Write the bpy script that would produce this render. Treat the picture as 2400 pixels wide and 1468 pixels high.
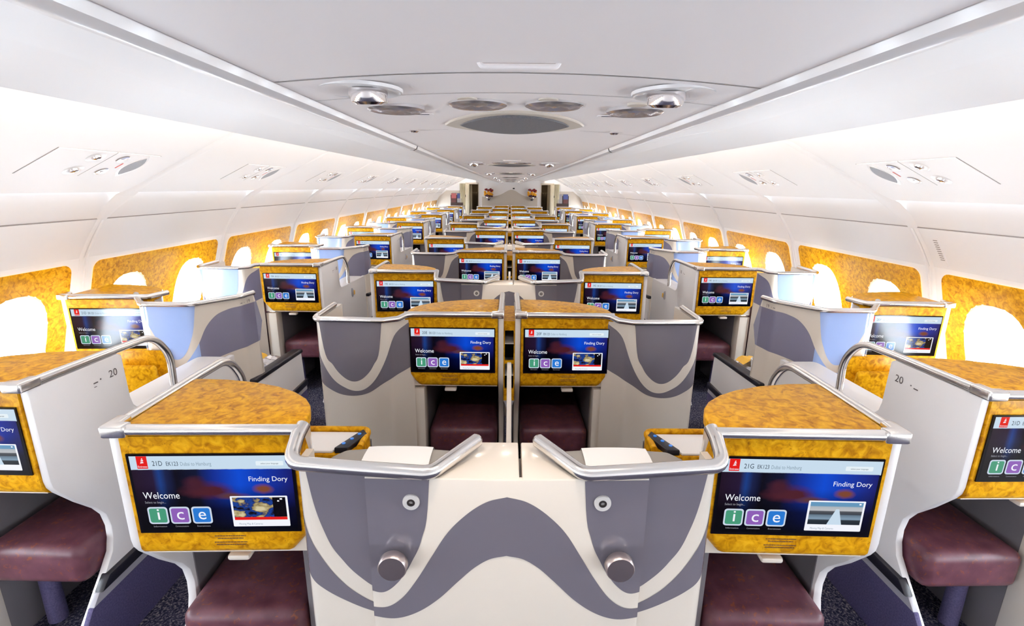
import bpy, bmesh, math, random
import numpy as np
from mathutils import Vector, Matrix
random.seed(7)
R = math.radians
for o in list(bpy.data.objects): bpy.data.objects.remove(o)
sc = bpy.context.scene
COL = sc.collection

# ------------------------------------------------------------------ camera
TH, ROLL, YAW = R(14.387), R(0.62), math.atan(8 / 1150)
CAMZ = 1.72
fw = Vector((math.sin(YAW) * math.cos(TH), math.cos(YAW) * math.cos(TH), -math.sin(TH)))
rt = Vector((math.cos(YAW), -math.sin(YAW), 0)); up = rt.cross(fw)
r2 = rt * math.cos(ROLL) + up * math.sin(ROLL); u2 = r2.cross(fw)
cd = bpy.data.cameras.new('camera'); cam = bpy.data.objects.new('camera', cd); COL.objects.link(cam)
cam.matrix_world = Matrix(((r2.x, u2.x, -fw.x, 0), (r2.y, u2.y, -fw.y, 0), (r2.z, u2.z, -fw.z, CAMZ), (0, 0, 0, 1)))
cd.sensor_width = 36; cd.sensor_fit = 'HORIZONTAL'; cd.lens = 36 * 1150 / 2400; cd.clip_start = 0.02
sc.camera = cam

# ------------------------------------------------------------------ world, exposure
w = bpy.data.worlds.new('sky'); sc.world = w; w.use_nodes = True
WB = w.node_tree.nodes['Background']; WB.inputs[0].default_value = (0.80, 0.90, 1.0, 1); WB.inputs[1].default_value = 31.0
sc.view_settings.view_transform = 'Standard'; sc.view_settings.look = 'None'
sc.view_settings.exposure = 0.06; sc.view_settings.gamma = 1.0; sc.view_settings.use_curve_mapping = False
COVE_STRENGTH = 22.0
TOPLIGHT_W = 3.1
try:
    sc.cycles.max_bounces = 10; sc.cycles.diffuse_bounces = 7; sc.cycles.glossy_bounces = 4
    sc.cycles.sample_clamp_indirect = 10.0; sc.cycles.caustics_reflective = False; sc.cycles.caustics_refractive = False
except Exception: pass

FZ = 0.155           # cabin floor
PITCH = 1.107        # seat rows
Y0 = -2.7; Y1 = 16.398 # cabin ends
MOD = 1.37; JOINT0 = 2.70

# ------------------------------------------------------------------ materials
def mat(name, col, rough=0.5, metal=0.0, coat=0.0, spec=0.5, emit=None, es=1.0):
    m = bpy.data.materials.new(name); m.use_nodes = True
    b = m.node_tree.nodes['Principled BSDF']
    b.inputs['Base Color'].default_value = (*col, 1); b.inputs['Roughness'].default_value = rough
    b.inputs['Metallic'].default_value = metal; b.inputs['Coat Weight'].default_value = coat
    b.inputs['Coat Roughness'].default_value = 0.06; b.inputs['Specular IOR Level'].default_value = spec
    if emit:
        b.inputs['Emission Color'].default_value = (*emit, 1); b.inputs['Emission Strength'].default_value = es
    return m
def ramp(nt, stops):
    r = nt.nodes.new('ShaderNodeValToRGB'); e = r.color_ramp.elements
    while len(e) < len(stops): e.new(0.5)
    for el, (p, c) in zip(e, stops): el.position = p; el.color = (*c, 1)
    return r
def noise_mat(name, scale, stops, rough=.4, coat=0., detail=6, dist=0., bump=0., spec=.5, stretch=(1, 1, 1), speck=None):
    m = mat(name, (.5, .5, .5), rough, 0, coat, spec); nt = m.node_tree; b = nt.nodes['Principled BSDF']
    tc = nt.nodes.new('ShaderNodeTexCoord'); mp = nt.nodes.new('ShaderNodeMapping'); mp.inputs['Scale'].default_value = stretch
    n = nt.nodes.new('ShaderNodeTexNoise'); n.inputs['Scale'].default_value = scale; n.inputs['Detail'].default_value = detail
    n.inputs['Distortion'].default_value = dist
    nt.links.new(tc.outputs['Object'], mp.inputs['Vector']); nt.links.new(mp.outputs[0], n.inputs['Vector'])
    r = ramp(nt, stops); nt.links.new(n.outputs['Fac'], r.inputs[0]); out = r.outputs[0]
    if speck:
        ss, thr, scol, samt = speck
        n2 = nt.nodes.new('ShaderNodeTexNoise'); n2.inputs['Scale'].default_value = ss; n2.inputs['Detail'].default_value = 3; n2.inputs['Distortion'].default_value = 1.2
        nt.links.new(mp.outputs[0], n2.inputs['Vector'])
        r2_ = ramp(nt, [(thr, (0, 0, 0)), (thr + .08, (samt,) * 3)]); nt.links.new(n2.outputs['Fac'], r2_.inputs[0])
        mx = nt.nodes.new('ShaderNodeMixRGB'); mx.inputs[2].default_value = (*scol, 1)
        nt.links.new(r2_.outputs[0], mx.inputs[0]); nt.links.new(out, mx.inputs[1]); out = mx.outputs[0]
    nt.links.new(out, b.inputs['Base Color'])
    if bump:
        bp = nt.nodes.new('ShaderNodeBump'); bp.inputs['Strength'].default_value = bump; bp.inputs['Distance'].default_value = .004
        nt.links.new(n.outputs['Fac'], bp.inputs['Height']); nt.links.new(bp.outputs[0], b.inputs['Normal'])
    return m
BURL = noise_mat('burl_walnut', 42, [(.30, (.36, .135, .003)), (.43, (.55, .245, .004)), (.54, (.69, .335, .006)), (.74, (.81, .44, .016))],
                 rough=.32, coat=.04, spec=.09, detail=12, dist=.9, speck=(120, .63, (.25, .09, .006), .6))
CREAM = mat('cream_lacquer', (.72, .655, .575), .22, coat=.35)
PANEL = mat('panel_white', (.80, .78, .775), .3, coat=.15)
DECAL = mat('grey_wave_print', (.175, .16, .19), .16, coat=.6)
DECALB = mat('sky_tinted_print', (.36, .50, .86), .14, coat=.6)  # wave print with the reflected sky put into its colour, window-side shells
DECALV = mat('faint_sky_tint_print', (.20, .195, .29), .16, coat=.6)  # grey print with a weaker sky reflection mixed into its colour
WALL = mat('cabin_white', (.87, .855, .85), .5)
CEIL = mat('ceiling_white', (.90, .85, .835), .45)
METAL = mat('brushed_aluminium', (.84, .82, .80), .21, metal=1.0)
CHROME = mat('polished_metal', (.78, .74, .74), .12, metal=1.0)
KNOB = mat('satin_knob', (.62, .53, .51), .35, metal=1.0)
GOLDTRIM = mat('gold_window_trim', (.66, .50, .30), .35)
KNOBL = mat('bright_steel', (.78, .75, .72), .22, metal=.25)
BLACK = mat('black_rubber', (.012, .011, .018), .35)
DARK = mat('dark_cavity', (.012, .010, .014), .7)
GAP = mat('joint_shadow_gap', (.33, .30, .285), .8)
KICK = noise_mat('navy_kick_carpet', 180, [(.35, (.070, .060, .150)), (.65, (.115, .098, .21))], rough=.8)
STRIP = mat('grey_strip', (.42, .41, .45), .4)
CARPET = noise_mat('speckled_carpet', 130, [(.36, (.012, .012, .03)), (.50, (.035, .034, .065)), (.60, (.13, .12, .15)), (.7, (.22, .20, .20))], rough=.95, detail=3, dist=.6, bump=.3, spec=.1)
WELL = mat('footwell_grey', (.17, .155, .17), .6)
LEATHER = noise_mat('burgundy_leather', 22, [(.3, (.10, .030, .046)), (.7, (.165, .060, .080))], rough=.42, detail=5, speck=(60, .60, (.26, .07, .02), .7))
GREYLEATHER = mat('grey_leather', (.30, .275, .245), .45)
LINEN = mat('white_linen', (.86, .85, .83), .8)
TABLEWHITE = mat('table_white', (.85, .82, .80), .3)
GRILLE = noise_mat('grille_mesh', 900, [(.4, (.10, .10, .11)), (.6, (.20, .19, .20))], rough=.7)
GRILLEL = noise_mat('grille_mesh_pale', 900, [(.4, (.30, .31, .34)), (.6, (.42, .43, .46))], rough=.7)
RIM = mat('beige_rim', (.60, .54, .46), .4)
SILVER = mat('silver_wrap', (.70, .68, .70), .2, metal=.6)
YELLOW = mat('yellow_wrap', (.80, .45, .04), .35)
TEXTD = mat('print_dark', (.10, .08, .08), .6)
TEXTB = mat('print_brown', (.22, .10, .02), .6)
RED = mat('sign_red', (.55, .05, .03), .5)
CURT = noise_mat('curtain_cloth', 8, [(.3, (.55, .48, .34)), (.7, (.72, .66, .52))], rough=.85, stretch=(1, 1, .2))
BEIGE = mat('bulkhead_beige', (.56, .50, .43), .5)
COVEL = mat('cove_light', (1, .97, .92), .5, emit=(1.0, .90, .80), es=COVE_STRENGTH)
WASHL = mat('wash_light', (1, 1, 1), .5, emit=(1.0, .95, .90), es=7.0)
LENS = mat('lens_glass', (.66, .63, .64), .2, metal=.8)
def screen_emit(name, col, s=1.0):
    return mat(name, (0, 0, 0), .12, emit=col, es=s, spec=.35)
def lin(r, g, b):
    f = lambda c: (c / 255 / 12.92) if c / 255 <= .04045 else ((c / 255 + .055) / 1.055) ** 2.4
    return (f(r), f(g), f(b))
S_BLACK = screen_emit('screen_black', lin(6, 4, 10)); S_HEAD = screen_emit('screen_header', lin(196, 216, 232))
S_RED = screen_emit('screen_red', lin(222, 28, 22)); S_WHITE = screen_emit('screen_white', lin(238, 240, 248))
S_BTN = screen_emit('screen_button', lin(225, 236, 242)); S_TXT = screen_emit('screen_ink', lin(40, 55, 70)); S_TXT2 = screen_emit('screen_ink_pale', lin(130, 150, 165))
S_GRN = screen_emit('screen_green', lin(70, 150, 118)); S_PUR = screen_emit('screen_purple', lin(138, 92, 178)); S_BLU = screen_emit('screen_blue', lin(40, 118, 205))
S_TILE = screen_emit('screen_tile_rim', lin(200, 212, 228)); S_GREY = screen_emit('screen_caption', lin(150, 150, 160))
def screen_picture():
    m = mat('screen_underwater_picture', (0, 0, 0), .12, spec=.35); nt = m.node_tree; b = nt.nodes['Principled BSDF']
    L = nt.links.new
    uv = nt.nodes.new('ShaderNodeUVMap'); sp = nt.nodes.new('ShaderNodeSeparateXYZ'); L(uv.outputs[0], sp.inputs[0])
    ru = ramp(nt, [(0.0, lin(30, 14, 30)), (.13, lin(34, 20, 48)), (.17, lin(22, 58, 128)), (.21, lin(22, 30, 70)), (.27, lin(8, 5, 18)), (.40, lin(10, 16, 44)), (.52, lin(12, 45, 150)), (.66, lin(8, 72, 205)), (.80, lin(10, 52, 170)), (1.0, lin(22, 24, 100))])
    L(sp.outputs[0], ru.inputs[0])
    rv = ramp(nt, [(0.0, (.0, .0, .0)), (.30, (.10, .08, .10)), (.48, (.55, .55, .55)), (.62, (1, 1, 1))]); L(sp.outputs[1], rv.inputs[0])
    mul = nt.nodes.new('ShaderNodeMixRGB'); mul.blend_type = 'MULTIPLY'; mul.inputs[0].default_value = 1
    L(ru.outputs[0], mul.inputs[1]); L(rv.outputs[0], mul.inputs[2]); out = mul.outputs[0]
    nz = nt.nodes.new('ShaderNodeTexNoise'); nz.inputs['Scale'].default_value = 9; nz.inputs['Detail'].default_value = 4
    L(uv.outputs[0], nz.inputs['Vector'])
    # soft reef mounds (no figures)
    for (cu, cv, su, sv, col) in ((.46, .545, .20, .13, lin(74, 28, 38)), (.38, .63, .09, .12, lin(66, 26, 40)), (.80, .565, .075, .07, lin(120, 66, 44)), (.60, .47, .12, .06, lin(88, 52, 56))):
        mp = nt.nodes.new('ShaderNodeMapping'); mp.vector_type = 'POINT'
        mp.inputs['Scale'].default_value = (1 / su, 1 / sv, 1); mp.inputs['Location'].default_value = (-cu / su, -cv / sv, 0)
        L(uv.outputs[0], mp.inputs[0])
        ad = nt.nodes.new('ShaderNodeVectorMath'); ad.operation = 'ADD'; L(mp.outputs[0], ad.inputs[0])
        scn = nt.nodes.new('ShaderNodeVectorMath'); scn.operation = 'MULTIPLY_ADD'; scn.inputs[1].default_value = (.7, .7, 0); scn.inputs[2].default_value = (-.35, -.35, 0)
        L(nz.outputs['Color'], scn.inputs[0]); L(scn.outputs[0], ad.inputs[1])
        ln = nt.nodes.new('ShaderNodeVectorMath'); ln.operation = 'LENGTH'; L(ad.outputs[0], ln.inputs[0])
        rr = ramp(nt, [(.35, (1, 1, 1)), (1.0, (0, 0, 0))]); L(ln.outputs['Value'], rr.inputs[0])
        mx = nt.nodes.new('ShaderNodeMixRGB'); mx.inputs[2].default_value = (*col, 1); L(rr.outputs[0], mx.inputs[0]); L(out, mx.inputs[1]); out = mx.outputs[0]
    L(out, b.inputs['Emission Color']); b.inputs['Emission Strength'].default_value = 1.0
    return m
S_PIC = screen_picture()
def screen_noise(name, scale, stops, use_v=False):
    m = mat(name, (0, 0, 0), .12, spec=.35); nt = m.node_tree; b = nt.nodes['Principled BSDF']; L = nt.links.new
    uv = nt.nodes.new('ShaderNodeUVMap')
    if use_v:
        sp = nt.nodes.new('ShaderNodeSeparateXYZ'); L(uv.outputs[0], sp.inputs[0]); src = sp.outputs[1]
    else:
        nz = nt.nodes.new('ShaderNodeTexNoise'); nz.inputs['Scale'].default_value = scale; nz.inputs['Detail'].default_value = 5
        L(uv.outputs[0], nz.inputs['Vector']); src = nz.outputs['Fac']
    r = ramp(nt, stops); L(src, r.inputs[0]); L(r.outputs[0], b.inputs['Emission Color']); b.inputs['Emission Strength'].default_value = 1.0
    return m
S_MAP = screen_noise('screen_map', 11, [(.36, lin(14, 10, 24)), (.44, lin(28, 66, 150)), (.50, lin(20, 40, 100)), (.54, lin(150, 132, 84)), (.66, lin(208, 196, 156))])
S_CAM = screen_noise('screen_tail_camera', 1, [(.145, lin(30, 38, 48)), (.21, lin(40, 48, 56)), (.225, lin(128, 152, 172)), (.28, lin(96, 116, 132)), (.29, lin(58, 62, 70)), (.33, lin(80, 84, 90)), (.34, lin(186, 188, 192)), (.39, lin(170, 178, 184)), (.40, lin(100, 148, 182)), (.455, lin(96, 148, 186))], use_v=True)

# ------------------------------------------------------------------ geometry helpers
class G:
    def __init__(s): s.v = []; s.f = []; s.mi = []; s.uv = None
    def add(s, vs, fs, mi=0):
        o = len(s.v); s.v += [tuple(map(float, p)) for p in vs]; s.f += [tuple(i + o for i in f) for f in fs]; s.mi += [mi] * len(fs); return s
    def box(s, x0, x1, y0, y1, z0, z1, mi=0):
        return s.add([(x0, y0, z0), (x1, y0, z0), (x1, y1, z0), (x0, y1, z0), (x0, y0, z1), (x1, y0, z1), (x1, y1, z1), (x0, y1, z1)],
                     [(0, 3, 2, 1), (4, 5, 6, 7), (0, 1, 5, 4), (1, 2, 6, 5), (2, 3, 7, 6), (3, 0, 4, 7)], mi)
    def prism(s, poly, f0, f1, mi=0):
        """poly list of 2D points; f0/f1 map (a,b)->xyz for both caps"""
        n = len(poly); A = [f0(*p) for p in poly]; B = [f1(*p) for p in poly]
        return s.add(A + B, [tuple(range(n))[::-1], tuple(range(n, 2 * n))] + [(i, (i + 1) % n, n + (i + 1) % n, n + i) for i in range(n)], mi)
    def prism_z(s, poly, z0, z1, mi=0): return s.prism(poly, lambda a, b: (a, b, z0), lambda a, b: (a, b, z1), mi)
    def prism_x(s, poly, x0, x1, mi=0): return s.prism(poly, lambda a, b: (x0, a, b), lambda a, b: (x1, a, b), mi)
    def prism_y(s, poly, y0, y1, mi=0): return s.prism(poly, lambda a, b: (a, y1, b), lambda a, b: (a, y0, b), mi)
    def tube(s, path, r, seg=12, mi=0, closed=False, flat=1.0):
        P = [Vector(p) for p in path]; n = len(P); rings = []; prev = None
        for i in range(n):
            if closed: t = (P[(i + 1) % n] - P[i - 1]).normalized()
            else: t = (P[min(i + 1, n - 1)] - P[max(i - 1, 0)]).normalized()
            if prev is None:
                a = Vector((0, 0, 1)) if abs(t.z) < .9 else Vector((1, 0, 0)); nrm = (a - t * a.dot(t)).normalized()
            else: nrm = (prev - t * prev.dot(t)).normalized()
            prev = nrm; bi = t.cross(nrm)
            rad = r[i] if isinstance(r, (list, tuple)) else r
            rings.append([P[i] + (nrm * math.cos(2 * math.pi * k / seg) * flat + bi * math.sin(2 * math.pi * k / seg)) * rad for k in range(seg)])
        V = [p for rg in rings for p in rg]; F = []
        for i in range(n if closed else n - 1):
            j = (i + 1) % n
            for k in range(seg): F.append((i * seg + k, i * seg + (k + 1) % seg, j * seg + (k + 1) % seg, j * seg + k))
        if not closed: F += [tuple(range(seg))[::-1], tuple((n - 1) * seg + k for k in range(seg))]
        return s.add(V, F, mi)
    def lathe(s, prof, c, axis, seg=24, mi=0):
        """prof list of (r, h); axis unit vector"""
        ax = Vector(axis).normalized(); a = Vector((1, 0, 0)) if abs(ax.x) < .9 else Vector((0, 1, 0)); u = (a - ax * a.dot(ax)).normalized(); vv = ax.cross(u); c = Vector(c)
        V = []; F = []
        for (r, h) in prof:
            for k in range(seg):
                t = 2 * math.pi * k / seg; V.append(c + ax * h + (u * math.cos(t) + vv * math.sin(t)) * max(r, 1e-5))
        for i in range(len(prof) - 1):
            for k in range(seg): F.append((i * seg + k, i * seg + (k + 1) % seg, (i + 1) * seg + (k + 1) % seg, (i + 1) * seg + k))
        return s.add(V, F, mi)
    def grid(s, rows, mi=0, flip=False):
        n = len(rows); m = len(rows[0]); V = [p for r in rows for p in r]; F = []
        for i in range(n - 1):
            for j in range(m - 1):
                q = (i * m + j, i * m + j + 1, (i + 1) * m + j + 1, (i + 1) * m + j); F.append(q[::-1] if flip else q)
        return s.add(V, F, mi)
    def mirror(s, m):
        if m < 0: s.v = [(-x, y, z) for x, y, z in s.v]; s.f = [f[::-1] for f in s.f]
        return s
    def mesh(s, name, mats, bevel=0, seg=2, smooth=True, angle=38, recalc=False, bang=35):
        me = bpy.data.meshes.new(name)
        me.from_pydata(s.v, [], s.f)
        mats = mats if isinstance(mats, (list, tuple)) else [mats]
        for mm in mats: me.materials.append(mm)
        me.polygons.foreach_set('material_index', s.mi)
        if bevel or recalc:
            bm = bmesh.new(); bm.from_mesh(me)
            if recalc: bmesh.ops.recalc_face_normals(bm, faces=bm.faces)
            if bevel:
                ed = [e for e in bm.edges if len(e.link_faces) == 2 and e.calc_face_angle(0) > R(bang)]
                bmesh.ops.bevel(bm, geom=ed, offset=bevel, segments=seg, profile=.5, affect='EDGES', clamp_overlap=True)
            bm.to_mesh(me); bm.free()
        if smooth:
            me.polygons.foreach_set('use_smooth', [True] * len(me.polygons)); me.set_sharp_from_angle(angle=R(angle))
        me.update(); return me
CACHE = {}
def part(name, key, fn, parent=None, loc=(0, 0, 0), rot=None):
    """one mesh object; mesh data shared by key"""
    if key not in CACHE: CACHE[key] = fn()
    o = bpy.data.objects.new(name, CACHE[key]); COL.objects.link(o)
    if parent is not None: o.parent = parent
    o.location = loc
    if rot: o.rotation_euler = rot
    return o
def tag(o, label, cat, group=None):
    o['label'] = label; o['category'] = cat
    if group: o['group'] = group
    return o
def thing(name, loc, label, cat, group=None, rz=0):
    o = bpy.data.objects.new(name, None); COL.objects.link(o); o.location = loc; o.rotation_euler = (0, 0, rz); o.empty_display_size = .05
    return tag(o, label, cat, group)
def struct(o): o['kind'] = 'structure'; return o
def fillet(path, r, n=8):
    P = [Vector(p) for p in path]; out = [P[0]]
    for i in range(1, len(P) - 1):
        a, b, c = P[i - 1:i + 2]; u = (a - b).normalized(); v = (c - b).normalized(); ang = u.angle(v)
        if ang > 3.1: out.append(b); continue
        L = min(r / math.tan(ang / 2), .49 * (a - b).length, .49 * (c - b).length); A = b + u * L; B = b + v * L
        for k in range(n + 1):
            t = k / n; out.append(A * (1 - t) ** 2 + b * 2 * t * (1 - t) + B * t * t)
    out.append(P[-1]); return out
class Plan:
    """plan curve (x,y), parametrised by length; outward normal to the right of travel"""
    def __init__(s, pts, r, n=8):
        s.p = [Vector((q[0], q[1], 0)) for q in pts]; s.p = fillet(s.p, r, n)
        s.s = [0]
        for a, b in zip(s.p[:-1], s.p[1:]): s.s.append(s.s[-1] + (b - a).length)
        s.L = s.s[-1]
    def at(s, t, off=0):
        t = min(max(t, 0), s.L); i = max(0, min(len(s.p) - 2, int(np.searchsorted(s.s, t, 'right')) - 1))
        a, b = s.p[i], s.p[i + 1]; u = (t - s.s[i]) / max(1e-9, s.s[i + 1] - s.s[i]); q = a.lerp(b, u)
        # smooth normal
        def nr(k):
            k0 = max(0, k - 1); k1 = min(len(s.p) - 1, k + 1); d = (s.p[k1] - s.p[k0]).normalized(); return Vector((d.y, -d.x, 0))
        n = nr(i).lerp(nr(i + 1), u).normalized()
        return q + n * off
    def wall(s, t0, t1, thick, z0, z1, n=40, side=1):
        g = G(); ts = sorted(set([t0, t1] + [x for x in s.s if t0 < x < t1] + list(np.linspace(t0, t1, n)))); N = len(ts); V = []
        for t in ts:
            o = s.at(t); i = s.at(t, -thick * side); zz = z1(t) if callable(z1) else z1
            V += [(o.x, o.y, z0), (o.x, o.y, zz), (i.x, i.y, zz), (i.x, i.y, z0)]
        F = [(0, 1, 2, 3)]
        for k in range(N - 1):
            for e in range(4): F.append((4 * k + e, 4 * k + (e + 1) % 4, 4 * k + 4 + (e + 1) % 4, 4 * k + 4 + e))
        F.append(tuple(4 * (N - 1) + e for e in (3, 2, 1, 0)))
        return g.add(V, F)
    def ribbon(s, t0, t1, zh, zl, off=.0008, n=48, nz=3, g=None):
        g = g or G(); rows = []
        for t in np.linspace(t0, t1, n):
            a, b = zh(t), zl(t); q = s.at(t, off); rows.append([(q.x, q.y, b + (a - b) * k / nz) for k in range(nz + 1)])
        return g.grid(rows, flip=False)
def curve(pts):
    """smooth interpolation through (s,z) points"""
    xs = np.array([p[0] for p in pts]); ys = np.array([p[1] for p in pts]); d = np.gradient(ys, xs)
    def f(t):
        if t <= xs[0]: return float(ys[0] + d[0] * (t - xs[0]))
        if t >= xs[-1]: return float(ys[-1] + d[-1] * (t - xs[-1]))
        i = int(np.searchsorted(xs, t)) - 1; h = xs[i + 1] - xs[i]; u = (t - xs[i]) / h
        return float((2 * u**3 - 3 * u**2 + 1) * ys[i] + (u**3 - 2 * u**2 + u) * h * d[i] + (-2 * u**3 + 3 * u**2) * ys[i + 1] + (u**3 - u**2) * h * d[i + 1])
    return f
TXT = {}
def text_geo(body, size):
    k = (body, size)
    if k not in TXT:
        cu = bpy.data.curves.new('t', 'FONT'); cu.body = body; cu.size = size; cu.resolution_u = 3
        ob = bpy.data.objects.new('t', cu); COL.objects.link(ob); dg = bpy.context.evaluated_depsgraph_get()
        me = ob.evaluated_get(dg).to_mesh(); vs = [(v.co.x, v.co.y) for v in me.vertices]; fs = [tuple(p.vertices) for p in me.polygons]
        bpy.data.objects.remove(ob); bpy.data.curves.remove(cu); TXT[k] = (vs, fs)
    return TXT[k]
def rrect(x0, x1, y0, y1, r, n=5):
    out = []
    for cx, cy, a0 in ((x1 - r, y1 - r, 0), (x0 + r, y1 - r, 90), (x0 + r, y0 + r, 180), (x1 - r, y0 + r, 270)):
        for k in range(n + 1):
            a = R(a0 + 90 * k / n); out.append((cx + r * math.cos(a), cy + r * math.sin(a)))
    return out
ORD = ['nearest', 'second', 'third', 'fourth', 'fifth', 'sixth', 'seventh', 'eighth', 'ninth', 'tenth', 'eleventh', 'twelfth', 'thirteenth', 'fourteenth', 'fifteenth', 'sixteenth']

# ================================================================== SETTING
# floor
g = G().box(-2.75, 2.75, Y0, Y1 + 1.8, FZ - .05, FZ); struct(part('floor', 'floor', lambda: g.mesh('floor', CARPET, smooth=False)))
# centre ceiling (curved slightly), shifted a centimetre to the right
CX = 0.010
def ceil_z(x): return 1.868 - .016 * (x / .33) ** 2
def ceil_mesh():
    g = G(); rows = []
    for x in np.linspace(-.326, .326, 13): rows.append([(x, Y0, ceil_z(x)), (x, Y1, ceil_z(x))])
    g.grid(rows, flip=True)
    rows = [[(x, Y0, z), (x, Y1, z)] for x, z in ((-.326, ceil_z(.326)), (-.33, 1.95), (.33, 1.95), (.326, ceil_z(.326)))]
    g.grid(rows); return g.mesh('ceiling', CEIL, recalc=True)
ceil_o = struct(part('ceiling', 'ceiling', ceil_mesh, loc=(CX, 0, 0)))
# high ceiling above the aisles, behind the bins
g2 = G().box(-1.35, 1.35, Y0, Y1, 2.08, 2.10); struct(part('trim_1', 'hiceil', lambda: g2.mesh('upper_ceiling', WALL, smooth=False)))
# overhead bins along the centre: lip, door and light valance
BINP = 2 * PITCH
bin_y = [1.81 + BINP * k for k in range(-2, 7)]
def bin_prof(m):
    return [(.334, 1.858), (.338, 1.846), (.348, 1.841), (.362, 1.842), (.372, 1.850), (.378, 1.852)]
def bin_lip(m, L):
    g = G(); P = bin_prof(m); rows = [[(x, .007, z), (x, L - .007, z)] for x, z in P] + [[(.378, .004, 1.87), (.378, L - .004, 1.87)], [(.334, .004, 1.87), (.334, L - .004, 1.87)], [(.334, .004, 1.858), (.334, L - .004, 1.858)]]
    g.grid(rows); return g.mirror(m).mesh('lip_rail', PANEL, recalc=True)
def bin_door(m, L):
    g = G(); P = [(.379, 1.8535), (.46, 1.872), (.56, 1.893), (.66, 1.911), (.748, 1.924)]
    rows = [[(x, .003, z), (x, L - .003, z)] for x, z in P] + [[(.748, .003, 1.95), (.748, L - .003, 1.95)], [(.379, .003, 1.95), (.379, L - .003, 1.95)], [(.379, .003, 1.8535), (.379, L - .003, 1.8535)]]
    g.grid(rows); g.f += [tuple(range(0, 16, 2)), tuple(range(1, 16, 2))]; g.mi += [0, 0]
    return g.mirror(m).mesh('bin_door', WALL, recalc=True)
def bin_val(m, L):
    g = G(); P = [(.7492, 1.925), (.86, 1.934), (.96, 1.934), (1.05, 1.926), (1.10, 1.9165), (1.104, 1.921), (1.10, 1.928), (1.05, 1.938), (.96, 1.946), (.7492, 1.946), (.7492, 1.925)]
    g.grid([[(x, 0, z), (x, L, z)] for x, z in P]); return g.mirror(m).mesh('light_valance', WALL, recalc=True)
for k, y in enumerate(bin_y):
    if y > Y1: continue
    L = min(BINP, Y1 - y)
    for m, sd in ((-1, 'left'), (1, 'right')):
        i = k - 1
        lab = f'long white overhead bin, {ORD[i]} ahead on the {sd} of the ceiling panel' if i >= 0 else f'long white overhead bin right above the camera, {sd} of the ceiling panel'
        t = thing('overhead_bin', (CX, y, 0), lab, 'overhead bin', 'overhead bins along the cabin centre')
        kk = (m, round(L, 3))
        part('lip_rail', ('lip', kk), lambda: bin_lip(m, L), t); part('bin_door', ('bdoor', kk), lambda: bin_door(m, L), t)
        part('light_valance', ('bval', kk), lambda: bin_val(m, L), t)
for m, sd in ((-1, 'left'), (1, 'right')):
    g3 = G().box(1.010, 1.016, Y0, Y1 - .05, 1.946, 1.986); g3.mirror(m)
    o = part('cove_light_strip', ('cove', m), lambda: g3.mesh('cove', COVEL, smooth=False), loc=(CX, 0, 0)); tag(o, f'warm white cove light strip above the {sd} aisle', 'light strip')

    o = part('wash_light_strip', ('wash', m), lambda: G().box(2.000, 2.012, Y0, Y1 - .05, 1.703, 1.706).mirror(m).mesh('wash', WASHL, smooth=False)); tag(o, f'thin wash light strip under the {sd} sidewall panel lip', 'light strip')
# ---- side walls
WT = (2.341, 1.319); WB_ = (2.60, .46)     # straight window section
WLEN = math.hypot(WB_[0] - WT[0], WT[1] - WB_[1])
def wpt(m, y, wv, out=0.0):
    """point on the window section plane: y along, wv down from its top edge, out = outboard offset"""
    t = wv / WLEN; nx = (WT[1] - WB_[1]) / WLEN; nz = (WB_[0] - WT[0]) / WLEN
    return (m * (WT[0] + (WB_[0] - WT[0]) * t + out * nx), y, WT[1] + (WB_[1] - WT[1]) * t + out * nz)
UP = [(.98, 2.075), (1.10, 2.060), (1.2, 2.040), (1.3, 2.015), (1.38, 1.991), (1.457, 1.962), (1.553, 1.913), (1.68, 1.849), (1.88, 1.750), (1.95, 1.7125), (2.02, 1.674), (2.026, 1.676), (2.022, 1.70)]
LOW = [(1.99, 1.735), (2.03, 1.725), (2.06, 1.675), (2.10, 1.63), (2.155, 1.577), (2.1985, 1.5365)]
MID = [(2.1985, 1.5365), (2.2055, 1.5375), (2.2065, 1.5325), (2.2020, 1.5295), (2.235, 1.485), (2.27, 1.435), (2.31, 1.372), WT]
PAN = (.032, .80)   # burl panel extent (wv)
PY = (.075, 1.295)   # burl panel extent along module
def strip(prof, m, L, y0=0.0, name='panel', M_=None):
    g = G(); g.grid([[(x, y0, z), (x, L, z)] for x, z in prof], flip=False)
    if m < 0: g.mirror(-1)
    return g.mesh(name, M_ or WALL)
def fill_holes(loops, f, name, M_, flipn):
    bm = bmesh.new(); ed = []
    for lp in loops:
        vs = [bm.verts.new(f(*p)) for p in lp]
        ed += [bm.edges.new((vs[i], vs[(i + 1) % len(vs)])) for i in range(len(vs))]
    bmesh.ops.triangle_fill(bm, use_beauty=True, use_dissolve=False, edges=ed)
    bmesh.ops.recalc_face_normals(bm, faces=bm.faces)
    me = bpy.data.meshes.new(name); bm.to_mesh(me); bm.free(); me.materials.append(M_); return me
def winloop(cy, cw, a, b, n=28, e=2.6):
    out = []
    for k in range(n):
        t = 2 * math.pi * k / n; c, s_ = math.cos(t), math.sin(t)
        out.append((cy + a * math.copysign(abs(c) ** (2 / e), c), cw + b * math.copysign(abs(s_) ** (2 / e), s_)))
    return out
WINC = [(.365, .42), (1.005, .42)]
def burl_panel(m):
    loops = [rrect(PY[0] - .004, PY[1] + .004, PAN[0] - .004, PAN[1] + .004, .052)] + [winloop(cy, cw, .178, .272) for cy, cw in WINC]
    return fill_holes(loops, lambda a, b: wpt(m, a, b, -.0015), 'burl_surround', BURL, m)
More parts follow.
